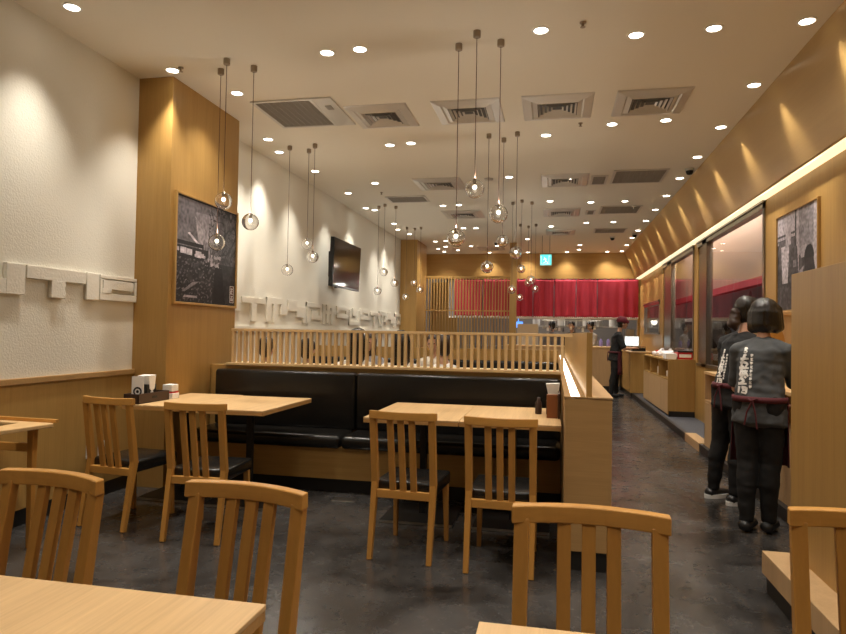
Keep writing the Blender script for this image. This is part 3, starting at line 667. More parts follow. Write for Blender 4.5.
bm = B(); box(bm, -.1, .1, -3, 3, -.04, 0); q = tag(obj('kitchen_fill_light', bm, emit('klt', (1, .95, .88), 1.5)), 'added long ceiling light, out of sight, brightening the side kitchen', 'light'); q.location = (2.42, 10.8, ZC)
lo = bpy.data.objects.new('side_kitchen_fill', ld); C.objects.link(lo); lo.parent = q; lo.location = (0, 0, -.06)

# ================================================================ CABINET AND COUNTERS ON THE RIGHT
cb = thing('service_cabinet', 'wood cabinet with three cubbyholes and doors, plastic bags on top', 'cabinet', (1.95, 11.9, .09))
xa, xb, ya, yb_ = -.2, .195, -1.38, 1.38; H_ = .885
bm = B(); box(bm, xa+.02, xb-.002, ya+.021, yb_-.021, .03, .559); box(bm, xa, xb, ya, yb_, H_-.025, H_)
box(bm, xb-.02, xb, ya+.02, yb_-.02, .58, H_-.025); box(bm, xa, xb, ya, ya+.02, .03, H_-.025); box(bm, xa, xb, yb_-.02, yb_, .03, H_-.025); box(bm, xa, xb, ya+.02, yb_-.02, .56, .58)
for yy in (-.46, .46): box(bm, xa, xb, yy-.01, yy+.01, .58, H_-.025)
obj('body', bm, W_PANEL, cb)
bm = B(); box(bm, xa+.03, xb-.02, ya+.03, yb_-.03, .0, .03); obj('plinth', bm, M_BLACK, cb)
bm = B(); box(bm, xa+.012, xb-.002, ya-.004, ya+.03, .0, .085); obj('plinth', bm, M_BLACK, cb)
for i in range(4):
    a = ya+.02+i*.68; bm = B(); box(bm, xa, xa+.018, a+.002, a+.678, .035, .555, .002); obj('door', bm, W_COUNTER, cb)
def blob(name, segs, mat, parent=None, vox=.01, sm=6, cut=None, wr=0, seed=0):
    bm = B()
    for s in segs: capsule(bm, *s[:4], **(s[4] if len(s) > 4 else {}))
    bmesh.ops.recalc_face_normals(bm, faces=bm.faces)
    me = bpy.data.meshes.new(name); bm.to_mesh(me); bm.free()
    o = bpy.data.objects.new(name, me); C.objects.link(o)
    md = o.modifiers.new('r', 'REMESH'); md.mode = 'VOXEL'; md.voxel_size = vox
    md = o.modifiers.new('s', 'SMOOTH'); md.factor = .5; md.iterations = sm
    dg = bpy.context.evaluated_depsgraph_get(); dg.update()
    m2 = bpy.data.meshes.new_from_object(o.evaluated_get(dg)); o.modifiers.clear(); o.data = m2; bpy.data.meshes.remove(me)
    if wr or cut:
        bm = B(); bm.from_mesh(m2)
        if wr:
            bm.normal_update()
            for v in bm.verts:
                q = v.co; v.co = q + v.normal*wr*(noise.noise(Vector((q.x*9+seed, q.y*9, q.z*14))) + .5*noise.noise(Vector((q.x*22, q.y*22+seed, q.z*30))))
        for co, no in (cut or []):
            bmesh.ops.bisect_plane(bm, geom=bm.verts[:]+bm.edges[:]+bm.faces[:], plane_co=co, plane_no=no, clear_outer=True)
        if cut: bmesh.ops.holes_fill(bm, edges=[e for e in bm.edges if e.is_boundary], sides=0)
        bm.to_mesh(m2); bm.free()
    m2.materials.clear(); m2.materials.append(mat)
    for p in m2.polygons: p.use_smooth = True
    if parent: o.parent = parent
    return o
# things on the cabinet top, z = .975
ZT = .976
for i, (x, y, s) in enumerate(((1.93, 11.25, .8), (1.96, 11.8, .9), (1.93, 12.4, .8))):
    o = blob('plastic_bag', [((-.12*s, 0, .05), .05, (.12*s, .05, .05), .06), ((-.05, -.1*s, .05), .05, (.08, .14*s, .06), .055), ((0, 0, .08), .05, (.04, .02, .13*s), .03)], M_PLASTIC, None, .014, 2, wr=.03, seed=i*5, cut=[((0, 0, .002), (0, 0, -1))])
    o.location = (x, y, ZT-.0015); tag(o, 'crumpled white plastic bag on the service cabinet, %s' % ('the nearest', 'the middle one', 'the farthest')[i], 'plastic bag', 'plastic bags on the service cabinet')
rb = thing('red_box', 'red box with white print and dark lid on the service cabinet', 'box', (2.02, 10.80, ZT), math.radians(2))
bm = B(); box(bm, -.11, .11, -.15, .15, 0, .11, .006); obj('body', bm, M_REDPL, rb)
bm = B(); box(bm, -.115, .115, -.155, .155, .11, .135, .006); obj('lid', bm, M_BLKMETAL, rb)
bm = B(); box(bm, -.113, -.1105, -.12, .12, .035, .075); box(bm, -.09, .09, -.153, -.1505, .03, .08); obj('label_patch', bm, M_PAPER, rb)
bm = B(); box(bm, -.08, .08, -.14, .14, 0, .09, .004); o = tag(obj('paper_box', bm, M_PAPER), 'white carton beside the red box on the service cabinet', 'box'); o.location = (1.82, 10.80, ZT)
bm = B(); lathe(bm, [(.09, 0), (.105, .02), (.105, .07), (.09, .085), (.02, .10), (.001, .10)], 0, 0, 18); o = tag(obj('lidded_bowl', bm, M_REDPL, smooth=True), 'small red lidded bowl at the far end of the service cabinet', 'bowl'); o.location = (2.03, 13.0, ZT)
bm = B(); box(bm, -.12, .10, -.2, .2, 0, .13, .02); o = tag(obj('folded_cloth', bm, M_CLOTHW), 'bundle of pale cloths in the middle cubbyhole', 'cloth'); o.location = (1.95, 11.9, .671)
bm = B(); box(bm, -.12, .10, -.2, .2, 0, .10, .02); o = tag(obj('folded_cloth', bm, M_CLOTHW), 'bundle of pale cloths in the nearest cubbyhole', 'cloth'); o.location = (1.95, 11.0, .671)
# black basket + screen on the cash counter
bk = thing('wire_basket', 'black wire basket on the cash counter', 'basket', (1.85, 14.9, .991))
bm = B()
for z in (.005, .05, .10): 
    for a in (-.1, .1): tube(bm, [(-.14, a, z), (.14, a, z)], .005, 6)
    for a in (-.14, .14): tube(bm, [(a, -.1, z), (a, .1, z)], .005, 6)
for i in range(8): tube(bm, [(-.14+.04*i, -.1, 0.005), (-.14+.04*i, -.1, .10)], .004, 5); tube(bm, [(-.14+.04*i, .1, .005), (-.14+.04*i, .1, .10)], .004, 5)
box(bm, -.135, .135, -.095, .095, .006, .07)
obj('basket_body', bm, M_BLKMETAL, bk)
bm = B(); tube(bm, [(.0, -.02, .05), (.08, -.05, .24)], .006, 6); obj('ladle_handle', bm, M_STEEL, bk)
mn = thing('cash_screen', 'white lit screen on the cash counter before the capped staff member', 'screen', (1.78, 15.5, .991), math.radians(-25))
bm = B(); box(bm, -.06, .06, -.05, .05, 0, .01); box(bm, -.015, .015, .005, .02, .01, .12); obj('stand', bm, M_BLKMETAL, mn)
bm = B(); box(bm, -.17, .17, -.012, .012, .10, .33, .004); obj('casing', bm, M_WHITE, mn)
bm = B(); box(bm, -.155, .155, -.0135, -.0122, .115, .315); obj('display', bm, M_SCREENW, mn)
# near counter by the staff
nc = thing('staff_counter', 'wood counter with open shelf and doors beside the two staff', 'counter', (1.93, 6.0, .09))
xa, xb, ya, yb_ = -.21, .21, -2.0, 1.92; H_ = .85
bm = B(); box(bm, xa+.02, xb-.002, ya+.021, yb_-.021, .03, .499); box(bm, xa, xb, ya+.02, yb_-.02, .50, .525); box(bm, xa, xb, yb_-.02, yb_, .03, H_-.03); box(bm, xa, xb, ya, ya+.02, .03, H_-.03); box(bm, xb-.02, xb, ya+.02, yb_-.02, .525, H_-.03)
for yy in (-1.0, 0, 1.0): box(bm, xa, xb, yy-.01, yy+.01, .525, H_-.03)
obj('body', bm, W_COUNTER, nc)
bm = B(); box(bm, xa-.01, xb, ya, yb_, H_-.03, H_, .003); obj('worktop', bm, W_TABLEX, nc)
for i in range(6):
    a = ya+.02+i*.65; bm = B(); box(bm, xa, xa+.018, a+.002, a+.648, .0, .495, .002); obj('door', bm, W_COUNTER, nc)
bm = B(); box(bm, xa+.03, xb-.02, ya+.05, yb_-.05, .0, .03); obj('plinth', bm, M_BLACK, nc)
# wooden board with arch on the counter
ab = thing('arch_board', 'tall wooden board with an arched panel behind the near staff member', 'board', (1.93, 6.25, .9405))
bm = B(); box(bm, -.20, .20, -.02, .02, 0, .60, .003); obj('board', bm, W_COUNTER, ab)
bm = B(); box(bm, -.22, .215, -.035, .035, .60, .635, .004); obj('cap', bm, W_TABLEX, ab)
bm = B(); P = [(-.09, .05), (.09, .05)] + [(.09*math.cos(PI*i/12), .34+.17*math.sin(PI*i/12)) for i in range(13)]
prism(bm, P, 'y', -.024, -.019); obj('arched_inlay', bm, W_CHAIR, ab)['label'] = 'darker arched panel'
bm = B(); box(bm, -.13, .20, -.06, .06, 0, .03, .003); 
o = thing('wall_ledge', 'small pale wood ledge on the right wall below the photograph', 'ledge', (1.965, 7.0, 1.56)); q = obj('ledge_top', bm, W_TABLEX, o); 
bm = B(); box(bm, .13, .18, -.05, .05, -.16, 0, .002); obj('bracket', bm, W_COUNTER, o)

# ================================================================ CEILING FITTINGS
def cassette(x0, x1, y0, y1, label):
    cx_, cy_ = (x0+x1)/2, (y0+y1)/2; a, b_ = (x1-x0)/2, (y1-y0)/2
    t_ = thing('ceiling_vent', label, 'air vent', (cx_, cy_, ZC), group='silver air diffusers in the ceiling')
    bm = B()
    def ring(o_, i_, z0, z1):
        ax, ay = a*o_, b_*o_; bx_, by_ = a*i_, b_*i_
        P = [[(-ax, -ay), (ax, -ay), (ax, ay), (-ax, ay)], [(-bx_, -by_), (bx_, -by_), (bx_, by_), (-bx_, by_)]]
        O = [bm.verts.new((*p, z0)) for p in P[0]]; I = [bm.verts.new((*p, z1)) for p in P[1]]
        for i in range(4): bm.faces.new((O[i], O[(i+1) % 4], I[(i+1) % 4], I[i]))
    ring(1, .97, -.001, -.014); ring(.97, .74, -.014, -.030); ring(.74, .70, -.030, -.018); ring(.70, .56, -.018, -.034)
    obj('frame', bm, M_GREY, t_)
    bm = B()
    for k in range(4):
        o_ = .54-.12*k; ring(o_, o_-.05, -.036+.004*k, -.012)
    obj('louvres', bm, M_GREY, t_)
    bm = B(); box(bm, -a*.7, a*.7, -b_*.7, b_*.7, -.010, -.006); obj('duct_mouth', bm, M_VENTDARK, t_)
    return t_
def grille(x0, x1, y0, y1, label, small=False):
    cx_, cy_ = (x0+x1)/2, (y0+y1)/2; a, b_ = (x1-x0)/2, (y1-y0)/2
    t_ = thing('ceiling_grille', label, 'air grille', (cx_, cy_, ZC), group='flat return grilles in the ceiling')
    bm = B(); f = .03
    for q in ((-a, a, -b_, -b_+f), (-a, a, b_-f, b_), (-a, -a+f, -b_+f, b_-f), (a-f, a, -b_+f, b_-f)): box(bm, q[0], q[1], q[2], q[3], -.014, -.001)
    obj('frame', bm, M_GREY, t_)
    bm = B(); k = -b_+f
    while k < b_-f: box(bm, -a+f, a-f, k, k+.008, -.011, -.003); k += .022
    k = -a+f
    while k < a-f: box(bm, k, k+.006, -b_+f, b_-f, -.0115, -.009); k += .06
    obj('mesh', bm, M_GRILLE, t_)
    bm = B(); box(bm, -a+f, a-f, -b_+f, b_-f, -.003, -.001); obj('backing', bm, M_VENTDARK, t_)
    return t_
g = grille(-2.80, -2.20, 5.47, 6.23, 'large square return grille at the left of the nearest vent row')
bm = B(); box(bm, .302, .49, -.38, .38, -.014, -.001, .003); obj('access_panel', bm, M_GREY, g); bm = B(); box(bm, .37, .43, -.2, -.1, -.02, -.014); obj('latch', bm, M_GRILLE, g)
for r_, (nm, ys, xs) in enumerate((('nearest', (5.72, 6.38), ((-1.98, -1.37), (-1.14, -.50), (-.31, .33), (.52, 1.15))), ('second', (8.6, 9.33), ((-1.96, -1.28), (-.19, .44))), ('third', (10.95, 11.7), ((-1.96, -1.26), (-.20, .42))), ('fourth', (13.15, 13.9), ((-.18, .41),)), ('last', (15.7, 16.3), ((-1.89, -1.22),)))):
    for i, (a, c) in enumerate(xs):
        w_ = {4: ['leftmost', 'second', 'third', 'rightmost'], 2: ['left', 'right'], 1: ['only']}[len(xs)][i]
        cassette(a, c, ys[0], ys[1], 'silver square air diffuser, %s one in the %s diffuser row from the camera' % (w_, nm))
grille(.74, 1.42, 8.5, 9.22, 'beige return grille right of the second diffuser row')
grille(.47, .69, 8.75, 9.25, 'small beige grille between two larger ones in the second row')
grille(-2.63, -1.99, 9.70, 10.15, 'plain grey grille on the left, before the second pendant cluster')
grille(.74, 1.40, 10.85, 11.52, 'beige return grille right of the third diffuser row')
grille(.52, .68, 11.18, 11.56, 'small beige grille in the third row')
grille(.78, 1.41, 13.15, 13.7, 'beige return grille in the fourth row near the curtains')
# small detectors
def at_(px, py):  # helper values computed beforehand
    return None
for i, (x, y, nm) in enumerate(((.17, 4.42, 'nearest, left of the front downlights'), (.24, 6.55, 'behind the nearest diffuser row'), (-3.0, 4.66, 'beside the near pillar top'), (-2.6, 9.4, 'left, by the far pendants'))):
    bm = B(); lathe(bm, [(.022, -.001), (.022, -.008), (.010, -.012), (.008, -.03), (.018, -.034), (.018, -.036)], 0, 0, 14); o = tag(obj('sprinkler', bm, M_SOCKET, smooth=False), 'tiny ceiling sprinkler %s' % nm, 'sprinkler'); o.location = (x, y, ZC)
bm = B(); lathe(bm, [(.06, -.001), (.06, -.015), (.045, -.03), (.001, -.032)], 0, 0, 20); o = tag(obj('smoke_detector', bm, M_GREY, smooth=True), 'round grey smoke detector between the centre pendants', 'smoke detector'); o.location = (-.90, 8.75, ZC)
for i, (x, y, nm) in enumerate(((1.66, 8.55, 'beside the sloping bulkhead, nearer one'), (1.63, 13.9, 'beside the sloping bulkhead, farther one'), (1.22, 14.3, 'far right before the header wall'), (-1.33, 14.9, 'far centre beside the lattice post'))):
    d_ = thing('dome_camera', 'small dark dome camera %s' % nm, 'camera', (x, y, ZC))
    bm = B(); lathe(bm, [(.055, -.001), (.055, -.02), (.05, -.03)], 0, 0, 18); obj('mount', bm, M_GREY, d_)
    bm = B(); lathe(bm, [(.046, -.03), (.044, -.05), (.03, -.075), (.001, -.082)], 0, 0, 18); obj('dome', bm, M_BLKMETAL, d_, smooth=True)
# exit sign
ex = thing('exit_sign', 'turquoise lit exit sign with running figure hanging from the ceiling', 'exit sign', (-.18, 14.0, 2.93))
bm = B(); box(bm, -.125, .125, -.03, .03, -.12, .12, .006); obj('casing', bm, M_WHITE, ex)
bm = B(); box(bm, -.115, .115, -.032, -.0305, -.11, .11); obj('face', bm, M_EXIT, ex)
bm = B()
tube(bm, [(-.03, -.036, .05), (-.025, -.036, .05)], .014, 8)
for a in (((-.02, -.034, .03), (.0, -.034, -.02)), ((.0, -.034, -.02), (.03, -.034, -.045)), ((.03, -.034, -.045), (.03, -.034, -.08)), ((.0, -.034, -.02), (-.02, -.034, -.055)), ((-.02, -.034, -.055), (-.05, -.034, -.065)), ((-.015, -.034, .025), (.02, -.034, .01)), ((-.02, -.034, .03), (-.05, -.034, .0))): tube(bm, a, .007, 6)
for q in ((.06, .068, -.085, .085), (.06, .10, .077, .085), (-.10, -.092, -.085, .085), (-.10, .10, -.093, -.085)): box(bm, q[0], q[1], -.034, -.0322, q[2], q[3])
obj('running_figure', bm, M_EXITW, ex)
bm = B(); tube(bm, [(-.08, 0, .12), (-.08, 0, .528)], .004, 6); tube(bm, [(.08, 0, .12), (.08, 0, .528)], .004, 6); obj('hanger', bm, M_BLKMETAL, ex)

# ================================================================ PENDANTS
PD = [(-2.69, 4.744, 2.037), (-2.544, 4.573, 2.337), (-2.393, 4.732, 2.197), (-3.01, 6.886, 2.024), (-2.835, 7.034, 2.343), (-2.691, 6.853, 2.168),
      (-2.926, 10.435, 2.016), (-2.78, 10.282, 2.323), (-2.637, 10.469, 2.155), (-2.939, 12.609, 2.038), (-2.803, 12.748, 2.333), (-2.654, 12.637, 2.183),
      (-.707, 4.611, 2.029), (-.552, 4.43, 2.344), (-.398, 4.597, 2.196), (-.699, 6.774, 2.039), (-.553, 6.938, 2.337), (-.397, 6.75, 2.182),
      (-.667, 10.367, 2.042), (-.515, 10.212, 2.36), (-.364, 10.379, 2.199), (-.652, 12.479, 2.034), (-.504, 12.705, 2.333), (-.357, 12.509, 2.202)]
def sphere_bm(r, u=28, v=18):
    bm = B(); bmesh.ops.create_uvsphere(bm, u_segments=u, v_segments=v, radius=r); return bm
gm = None
def pendant(x, y, z, label):
    global gm
    t_ = thing('pendant_lamp', label, 'pendant lamp', (x, y, z), group='clear glass globe pendants')
    if gm is None:
        bm = sphere_bm(.067); b2 = sphere_bm(.0625); tmp = bpy.data.meshes.new('t'); b2.to_mesh(tmp); b2.free()
        k0 = len(bm.faces); bm.from_mesh(tmp); bpy.data.meshes.remove(tmp); bm.faces.ensure_lookup_table()
        bmesh.ops.reverse_faces(bm, faces=bm.faces[k0:])
        o = obj('glass_globe', bm, M_GLOBE, t_, smooth=True, fixn=False)
        bm = B(); lathe(bm, [(.011, .072), (.012, .034), (.009, .028)], 0, 0, 12); s = obj('lamp_holder', bm, M_SOCKET, t_)
        bm = B(); bmesh.ops.create_uvsphere(bm, u_segments=12, v_segments=8, radius=.016); bmesh.ops.translate(bm, verts=bm.verts, vec=(0, 0, .012)); q = obj('bulb', bm, M_BULB, t_, smooth=True)
        gm = (o, s, q)
    else:
        for a in gm: c = a.copy(); C.objects.link(c); c.parent = t_
    bm = B(); lathe(bm, [(.0028, .070), (.0028, ZC-z-.03)], 0, 0, 6); obj('cord', bm, M_CORD, t_)
    bm = B(); lathe(bm, [(.018, ZC-z-.05), (.026, ZC-z-.045), (.026, ZC-z-.0005)], 0, 0, 16); obj('canopy', bm, M_SOCKET, t_)
    lo = bpy.data.objects.new('glow', PL); C.objects.link(lo); lo.parent = t_; lo.location = (.011, 0, .085)
PL = bpy.data.lights.new('pendant_glow', 'POINT'); PL.energy = PEND_W; PL.shadow_soft_size = 0; PL.color = WARM
hl = ['lowest', 'highest', 'middle-height']; cl = ['nearest', 'second', 'third', 'farthest']
for i, (x, y, z) in enumerate(PD):
    pendant(x, y, z, 'clear glass globe pendant, %s of the three in the %s %s cluster' % (hl[i % 3], cl[(i//3) % 4], 'left-hand' if i < 12 else 'centre'))

# ================================================================ DOWNLIGHTS
DL = [(-3.164, 3.65), (-3.10, 4.70), (-2.817, 5.256), (-3.146, 6.6), (-3.24, 7.1), (-3.144, 8.03), (-3.13, 9.39), (-3.2, 10.575), (-3.098, 10.77), (-3.10, 12.17), (-3.2, 12.9), (-3.09, 13.52),
      (-1.72, 4.59), (-1.453, 4.572), (-1.85, 7.01), (-1.596, 6.97), (-1.842, 10.53), (-1.571, 10.49), (-1.814, 12.84), (-1.564, 12.87), (-2.533, 8.8), (-2.735, 14.69), (-2.475, 14.61), (-2.9, 15.99), (-2.646, 15.59), (-2.85, 16.6), (-2.44, 16.28), (-2.005, 15.54), (-1.677, 16.85), (-1.368, 15.52), (-.617, 8.69), (-.6, 14.48), (-.68, 16.85),
      (-.111, 4.49), (-.104, 6.9), (-.08, 10.36), (-.07, 12.8), (.317, 16.85), (.545, 4.67), (.551, 6.63), (.193, 8.8), (.56, 10.52), (.585, 12.45), (.59, 15.56), (.60, 16.4),
      (1.055, 4.654), (1.057, 6.584), (1.082, 10.5), (1.075, 12.42), (1.316, 16.85)]
RL = [(1.635, 4.65), (1.625, 5.77), (1.633, 6.887), (1.64, 8.0), (1.637, 9.05), (1.647, 10.16), (1.65, 11.27), (1.645, 12.35), (1.645, 13.47), (1.65, 14.48), (1.66, 15.65), (1.66, 16.76)]
OFF = [(-3.164, 2.4), (-3.164, 1.1), (-1.72, 2.3), (-1.45, 2.28), (-.11, 2.25), (.545, 2.3), (1.055, 2.3), (1.635, 3.53), (1.635, 2.4), (1.635, 1.2), (-1.7, .2), (-.1, .1), (.55, .1), (-2.6, -.9), (-.6, -1.8), (1.05, -.9)]
# light data: one per kind
def spot(nm, e, ang, blend):
    l = bpy.data.lights.new(nm, 'SPOT'); l.energy = e; l.spot_size = math.radians(ang); l.spot_blend = blend; l.shadow_soft_size = .04; l.color = WARM; return l
LD_room = spot('downlight_beam', SPOT_W, 110, 1.0); LD_wall = spot('downlight_wall_beam', SPOT_W*1.8, 80, 1.0); LD_gold = spot('downlight_edge_beam', SPOT_W*.8, 105, .9); LD_acc = spot('downlight_accent_beam', 62.0, 40, .8)
dlm = None
def downlight(x, y, label, ld, tilt=0):
    global dlm
    t_ = thing('downlight', label, 'downlight', (x, y, ZC), group='round recessed downlights')
    if dlm is None:
        bm = B(); seg = 24
        lathe(bm, [(.062, -.0005), (.062, -.004), (.048, -.006), (.047, -.002)], 0, 0, seg, cap=False); a = obj('trim_ring', bm, M_WHITE, t_)
        bm = B(); bm.faces.new([bm.verts.new((.047*math.cos(2*PI*i/seg), -.047*math.sin(2*PI*i/seg), -.003)) for i in range(seg)]); b_ = obj('lens', bm, M_LAMP, t_, fixn=False)
        dlm = (a, b_)
    else:
        for a in dlm: c = a.copy(); C.objects.link(c); c.parent = t_
    lo = bpy.data.objects.new('beam', ld); C.objects.link(lo); lo.parent = t_; lo.location = (0, 0, -.015); lo.rotation_euler = (0, tilt, 0)
    if ld is LD_gold:
        lo = bpy.data.objects.new('wall_beam', LD_acc); C.objects.link(lo); lo.parent = t_; lo.location = (0, 0, -.012); lo.rotation_euler = (0, -math.radians(34), 0)
def rowname(x, y):
    if y > 14.3 and x < -1.2: return 'cluster by the far left pillar'
    if x < -2.75: return 'row along the left wall'
    if x < -2.3: return 'pair left of centre'
    if x < -1.66: return 'left row of the paired lights'
    if x < -1.3: return 'right row of the paired lights'
    if x < -.4: return 'row behind the centre pendants'
    if x < .1: return 'row just right of the centre pendants'
    if x < .8: return 'row right of centre'
    return 'row left of the bulkhead row'
cnt = {}
for x, y in sorted(DL, key=lambda p: p[1]):
    r = rowname(x, y); k = cnt.get(r, 0); cnt[r] = k+1
    downlight(x, y, 'round downlight, %s from the camera in the %s' % (ORD[k], r), LD_wall if x < -2.9 else LD_room)
for k, (x, y) in enumerate(RL): downlight(x, y, 'round downlight, %s from the camera along the sloping gold bulkhead' % ORD[k], LD_gold)
for k, (x, y) in enumerate(OFF): downlight(x, y, 'round downlight in the ceiling above the near tables, out of the picture', LD_gold if x > 1.6 else LD_wall if abs(x) > 1.6 and abs(x) != 1.7 and abs(x) != 1.72 else LD_room)

# ================================================================ PEOPLE
def V3(*a): return Vector(a)
def hand_segs(wrist, tip_dir, palm_n, s=1.0, side=1, curl=.5):
    """palm and five fingers as capsules; tip_dir along the fingers, palm_n out of the palm"""
    d = Vector(tip_dir).normalized(); n_ = (Vector(palm_n)-d*Vector(palm_n).dot(d)).normalized(); a = d.cross(n_)*side
    w_ = Vector(wrist); out = []
    out.append((w_, .024*s, w_+d*.055*s, .030*s, dict(w=1.3, side=a)))
    for i, (o_, L) in enumerate(((-.030, .062), (-.010, .072), (.010, .068), (.028, .054))):
        b_ = w_+d*.070*s+a*o_*s; m1 = b_+(d*(1-.3*curl)+n_*.5*curl).normalized()*L*.5*s; e_ = m1+(d*(1-curl)+n_*1.0*curl).normalized()*L*.5*s
        out.append((w_+d*.05*s+a*o_*.8*s, .0095*s, b_, .0090*s)); out.append((b_, .0090*s, m1, .0082*s)); out.append((m1, .0082*s, e_, .0070*s))
    t0 = w_+d*.02*s-a*.026*s; t1 = t0+(d*.6-a*.8+n_*.3).normalized()*.034*s; t2 = t1+(d*.9-a*.1+n_*.35).normalized()*.028*s
    out.append((t0, .012*s, t1, .0105*s)); out.append((t1, .0105*s, t2, .0085*s))
    return out
def person(name_label, loc, rz, ht=1.62, lean=.06, seated=False, hands=((-.14, .36, .98), (.16, .36, .98)), feet=((-.09, .0), (.09, .02)), head_turn=0, hair='bob', hairm=M_HAIR, shirt=M_TEE, legs=M_TROUSER, apron=False, cap=None, shoes=M_SHOE, vox=.009, sleeve='short', sole=False, nod=0.0, long_tee=True, group=None):
    k = ht/1.62
    t_ = thing('person', name_label, 'person', loc, rz, group)
    def sh(p):  # forward lean of the upper body about the hips
        x, y, z = p
        return V3(x, y + (lean*max(0, z-hz)/.5), z)
    hz = .86 if not seated else .52
    dz = hz-.86
    def T(x, y, z): return sh((x*k, y*k, (z+dz)*k if z > .8 else z*k))
    pel = T(0, 0, .90); wst = T(0, .005, 1.03); cst = T(0, .0, 1.24); nkb = T(0, 0, 1.36); nkt = T(0, .015, 1.445)
    shl = [T(s*.160, -.005, 1.275) for s in (-1, 1)]
    hips = [T(s*.078, 0, .87) for s in (-1, 1)]
    if seated: knees = [V3(s*.11*k, .42*k, .50*k) for s in (-1, 1)]; ank = [V3(s*.11*k, .40*k, .09*k) for s in (-1, 1)]
    else:
        ank = [V3(f[0], f[1], .085*k) for f in feet]; knees = [(hips[i]+ank[i])/2 + V3(0, .025, .02) for i in (0, 1)]
    hc = T(0, .03+nod, 1.525); Rz = Matrix.Rotation(head_turn, 3, 'Z')
    def hd(x, y, z): return hc + Rz @ V3(x*k, y*k, z*k)
    SX = dict(w=1.42, side=(1, 0, 0))
    segs = [(pel, .098*k, wst, .090*k, dict(w=1.45, side=(1, 0, 0))), (wst, .088*k, cst, .102*k, SX), (cst, .098*k, nkb-V3(0, 0, .09*k), .062*k, dict(w=1.55, side=(1, 0, 0))), (nkb-V3(0, 0, .03), .052*k, nkt, .046*k)]
    head = [(hd(0, -.02, .035), .082*k, hd(0, .01, .02), .080*k, dict(w=.95, side=(1, 0, 0))), (hd(0, .0, .0), .074*k, hd(0, .028, -.055), .045*k), (hd(0, .055, -.085), .022*k, hd(0, .05, -.05), .04*k),
            (hd(0, .092, .0), .008*k, hd(0, .106, -.026), .012*k), (hd(-.076, -.005, -.01), .014*k, hd(-.078, -.005, -.035), .010*k), (hd(.076, -.005, -.01), .014*k, hd(.078, -.005, -.035), .010*k)]
    segs += head
    arms = []; els = []
    for i, s in enumerate((-1, 1)):
        hnd = Vector(hands[i]); hnd = V3(hnd.x*k, hnd.y*k, hnd.z*k)
        d = hnd-shl[i]; L = .52*k; mid = (shl[i]+hnd)/2; drop = math.sqrt(max(.0004, (L/2)**2-(d.length/2)**2))
        el = mid + V3(s*.45, -.35, -.8).normalized()*drop; els.append(el)
        arms += [(nkb-V3(0, 0, .04), .045*k, shl[i], .052*k), (shl[i], .050*k, el, .037*k), (el, .036*k, hnd, .025*k)]
        fd = (hnd-el).normalized(); arms += hand_segs(hnd, fd, V3(-s*.3, .1, -1), k, side=-s, curl=.45)
    segs += arms
    lg = []
    for i in (0, 1):
        lg += [(hips[i], .090*k, knees[i], .056*k), (knees[i], .055*k, knees[i]*.62+ank[i]*.38+V3(0, -.015, 0), .055*k), (knees[i]*.62+ank[i]*.38+V3(0, -.015, 0), .054*k, ank[i], .036*k)]
        lg += [(ank[i]-V3(0, .03, .045), .034*k, ank[i]+V3(0, .13, -.052), .027*k)]
    segs += lg
    blob('body', segs, M_SKIN, t_, vox*.8 if vox < .012 else vox, 4)
    # face
    for s in (-1, 1):
        bm = B(); bmesh.ops.create_uvsphere(bm, u_segments=10, v_segments=8, radius=.010*k); bmesh.ops.scale(bm, vec=(1.3, .6, .6), verts=bm.verts); 
        e = obj('eye', bm, M_EYE, t_, smooth=True); e.location = hd(s*.032, .079, .002); e.rotation_euler = (0, 0, head_turn)
    bm = B(); bmesh.ops.create_uvsphere(bm, u_segments=12, v_segments=6, radius=.02*k); bmesh.ops.scale(bm, vec=(1.1, .35, .28), verts=bm.verts); e = obj('mouth', bm, M_LIP, t_, smooth=True); e.location = hd(0, .083, -.055); e.rotation_euler = (0, 0, head_turn)
    # hair
    if hair == 'bob':
        hs = [(hd(0, -.03, .04), .101*k, hd(0, .0, .035), .095*k, dict(w=1.02, side=(1, 0, 0))), (hd(0, -.045, .0), .102*k, hd(0, -.045, -.035), .103*k, dict(w=1.10, side=(1, 0, 0)))]
        for s in (-1, 1): hs += [(hd(s*.062, -.01, .03), .055*k, hd(s*.084, .0, -.075), .040*k), (hd(s*.06, -.05, .0), .06*k, hd(s*.078, -.045, -.085), .042*k)]
        hs += [(hd(0, -.07, 0), .06*k, hd(0, -.085, -.085), .04*k, dict(w=1.9, side=(1, 0, 0)))]
    elif hair == 'tail':
        hs = [(hd(0, -.03, .05), .094*k, hd(0, .0, .045), .090*k, dict(w=1.0, side=(1, 0, 0))), (hd(0, -.04, .0), .085*k, hd(0, -.045, -.03), .070*k, dict(w=1.1, side=(1, 0, 0)))]
    elif hair == 'short':
        hs = [(hd(0, -.03, .045), .092*k, hd(0, .0, .045), .089*k, dict(w=.98, side=(1, 0, 0))), (hd(0, -.045, .0), .078*k, hd(0, -.05, -.04), .058*k, dict(w=1.1, side=(1, 0, 0)))]
    else:
        hs = [(hd(0, -.03, .045), .098*k, hd(0, .0, .05), .093*k, dict(w=1.0, side=(1, 0, 0))), (hd(0, -.05, .0), .09*k, hd(0, -.06, -.18), .075*k, dict(w=1.2, side=(1, 0, 0)))]
    cutn = Rz @ V3(0, 1, -.25)
    hm = [hairm, ]
    h_ = blob('hair', hs, hairm, t_, vox*.85, 6, wr=.003, seed=3)
    # strands, then carve the face side away
    bm = B(); bm.from_mesh(h_.data); bm.normal_update()
    for v in bm.verts:
        q = v.co-hc; an = math.atan2(q.x, -q.y); v.co += v.normal*.0045*noise.noise(Vector((an*9, q.z*5, loc[0])))
    Ri = Rz.transposed(); dl = []
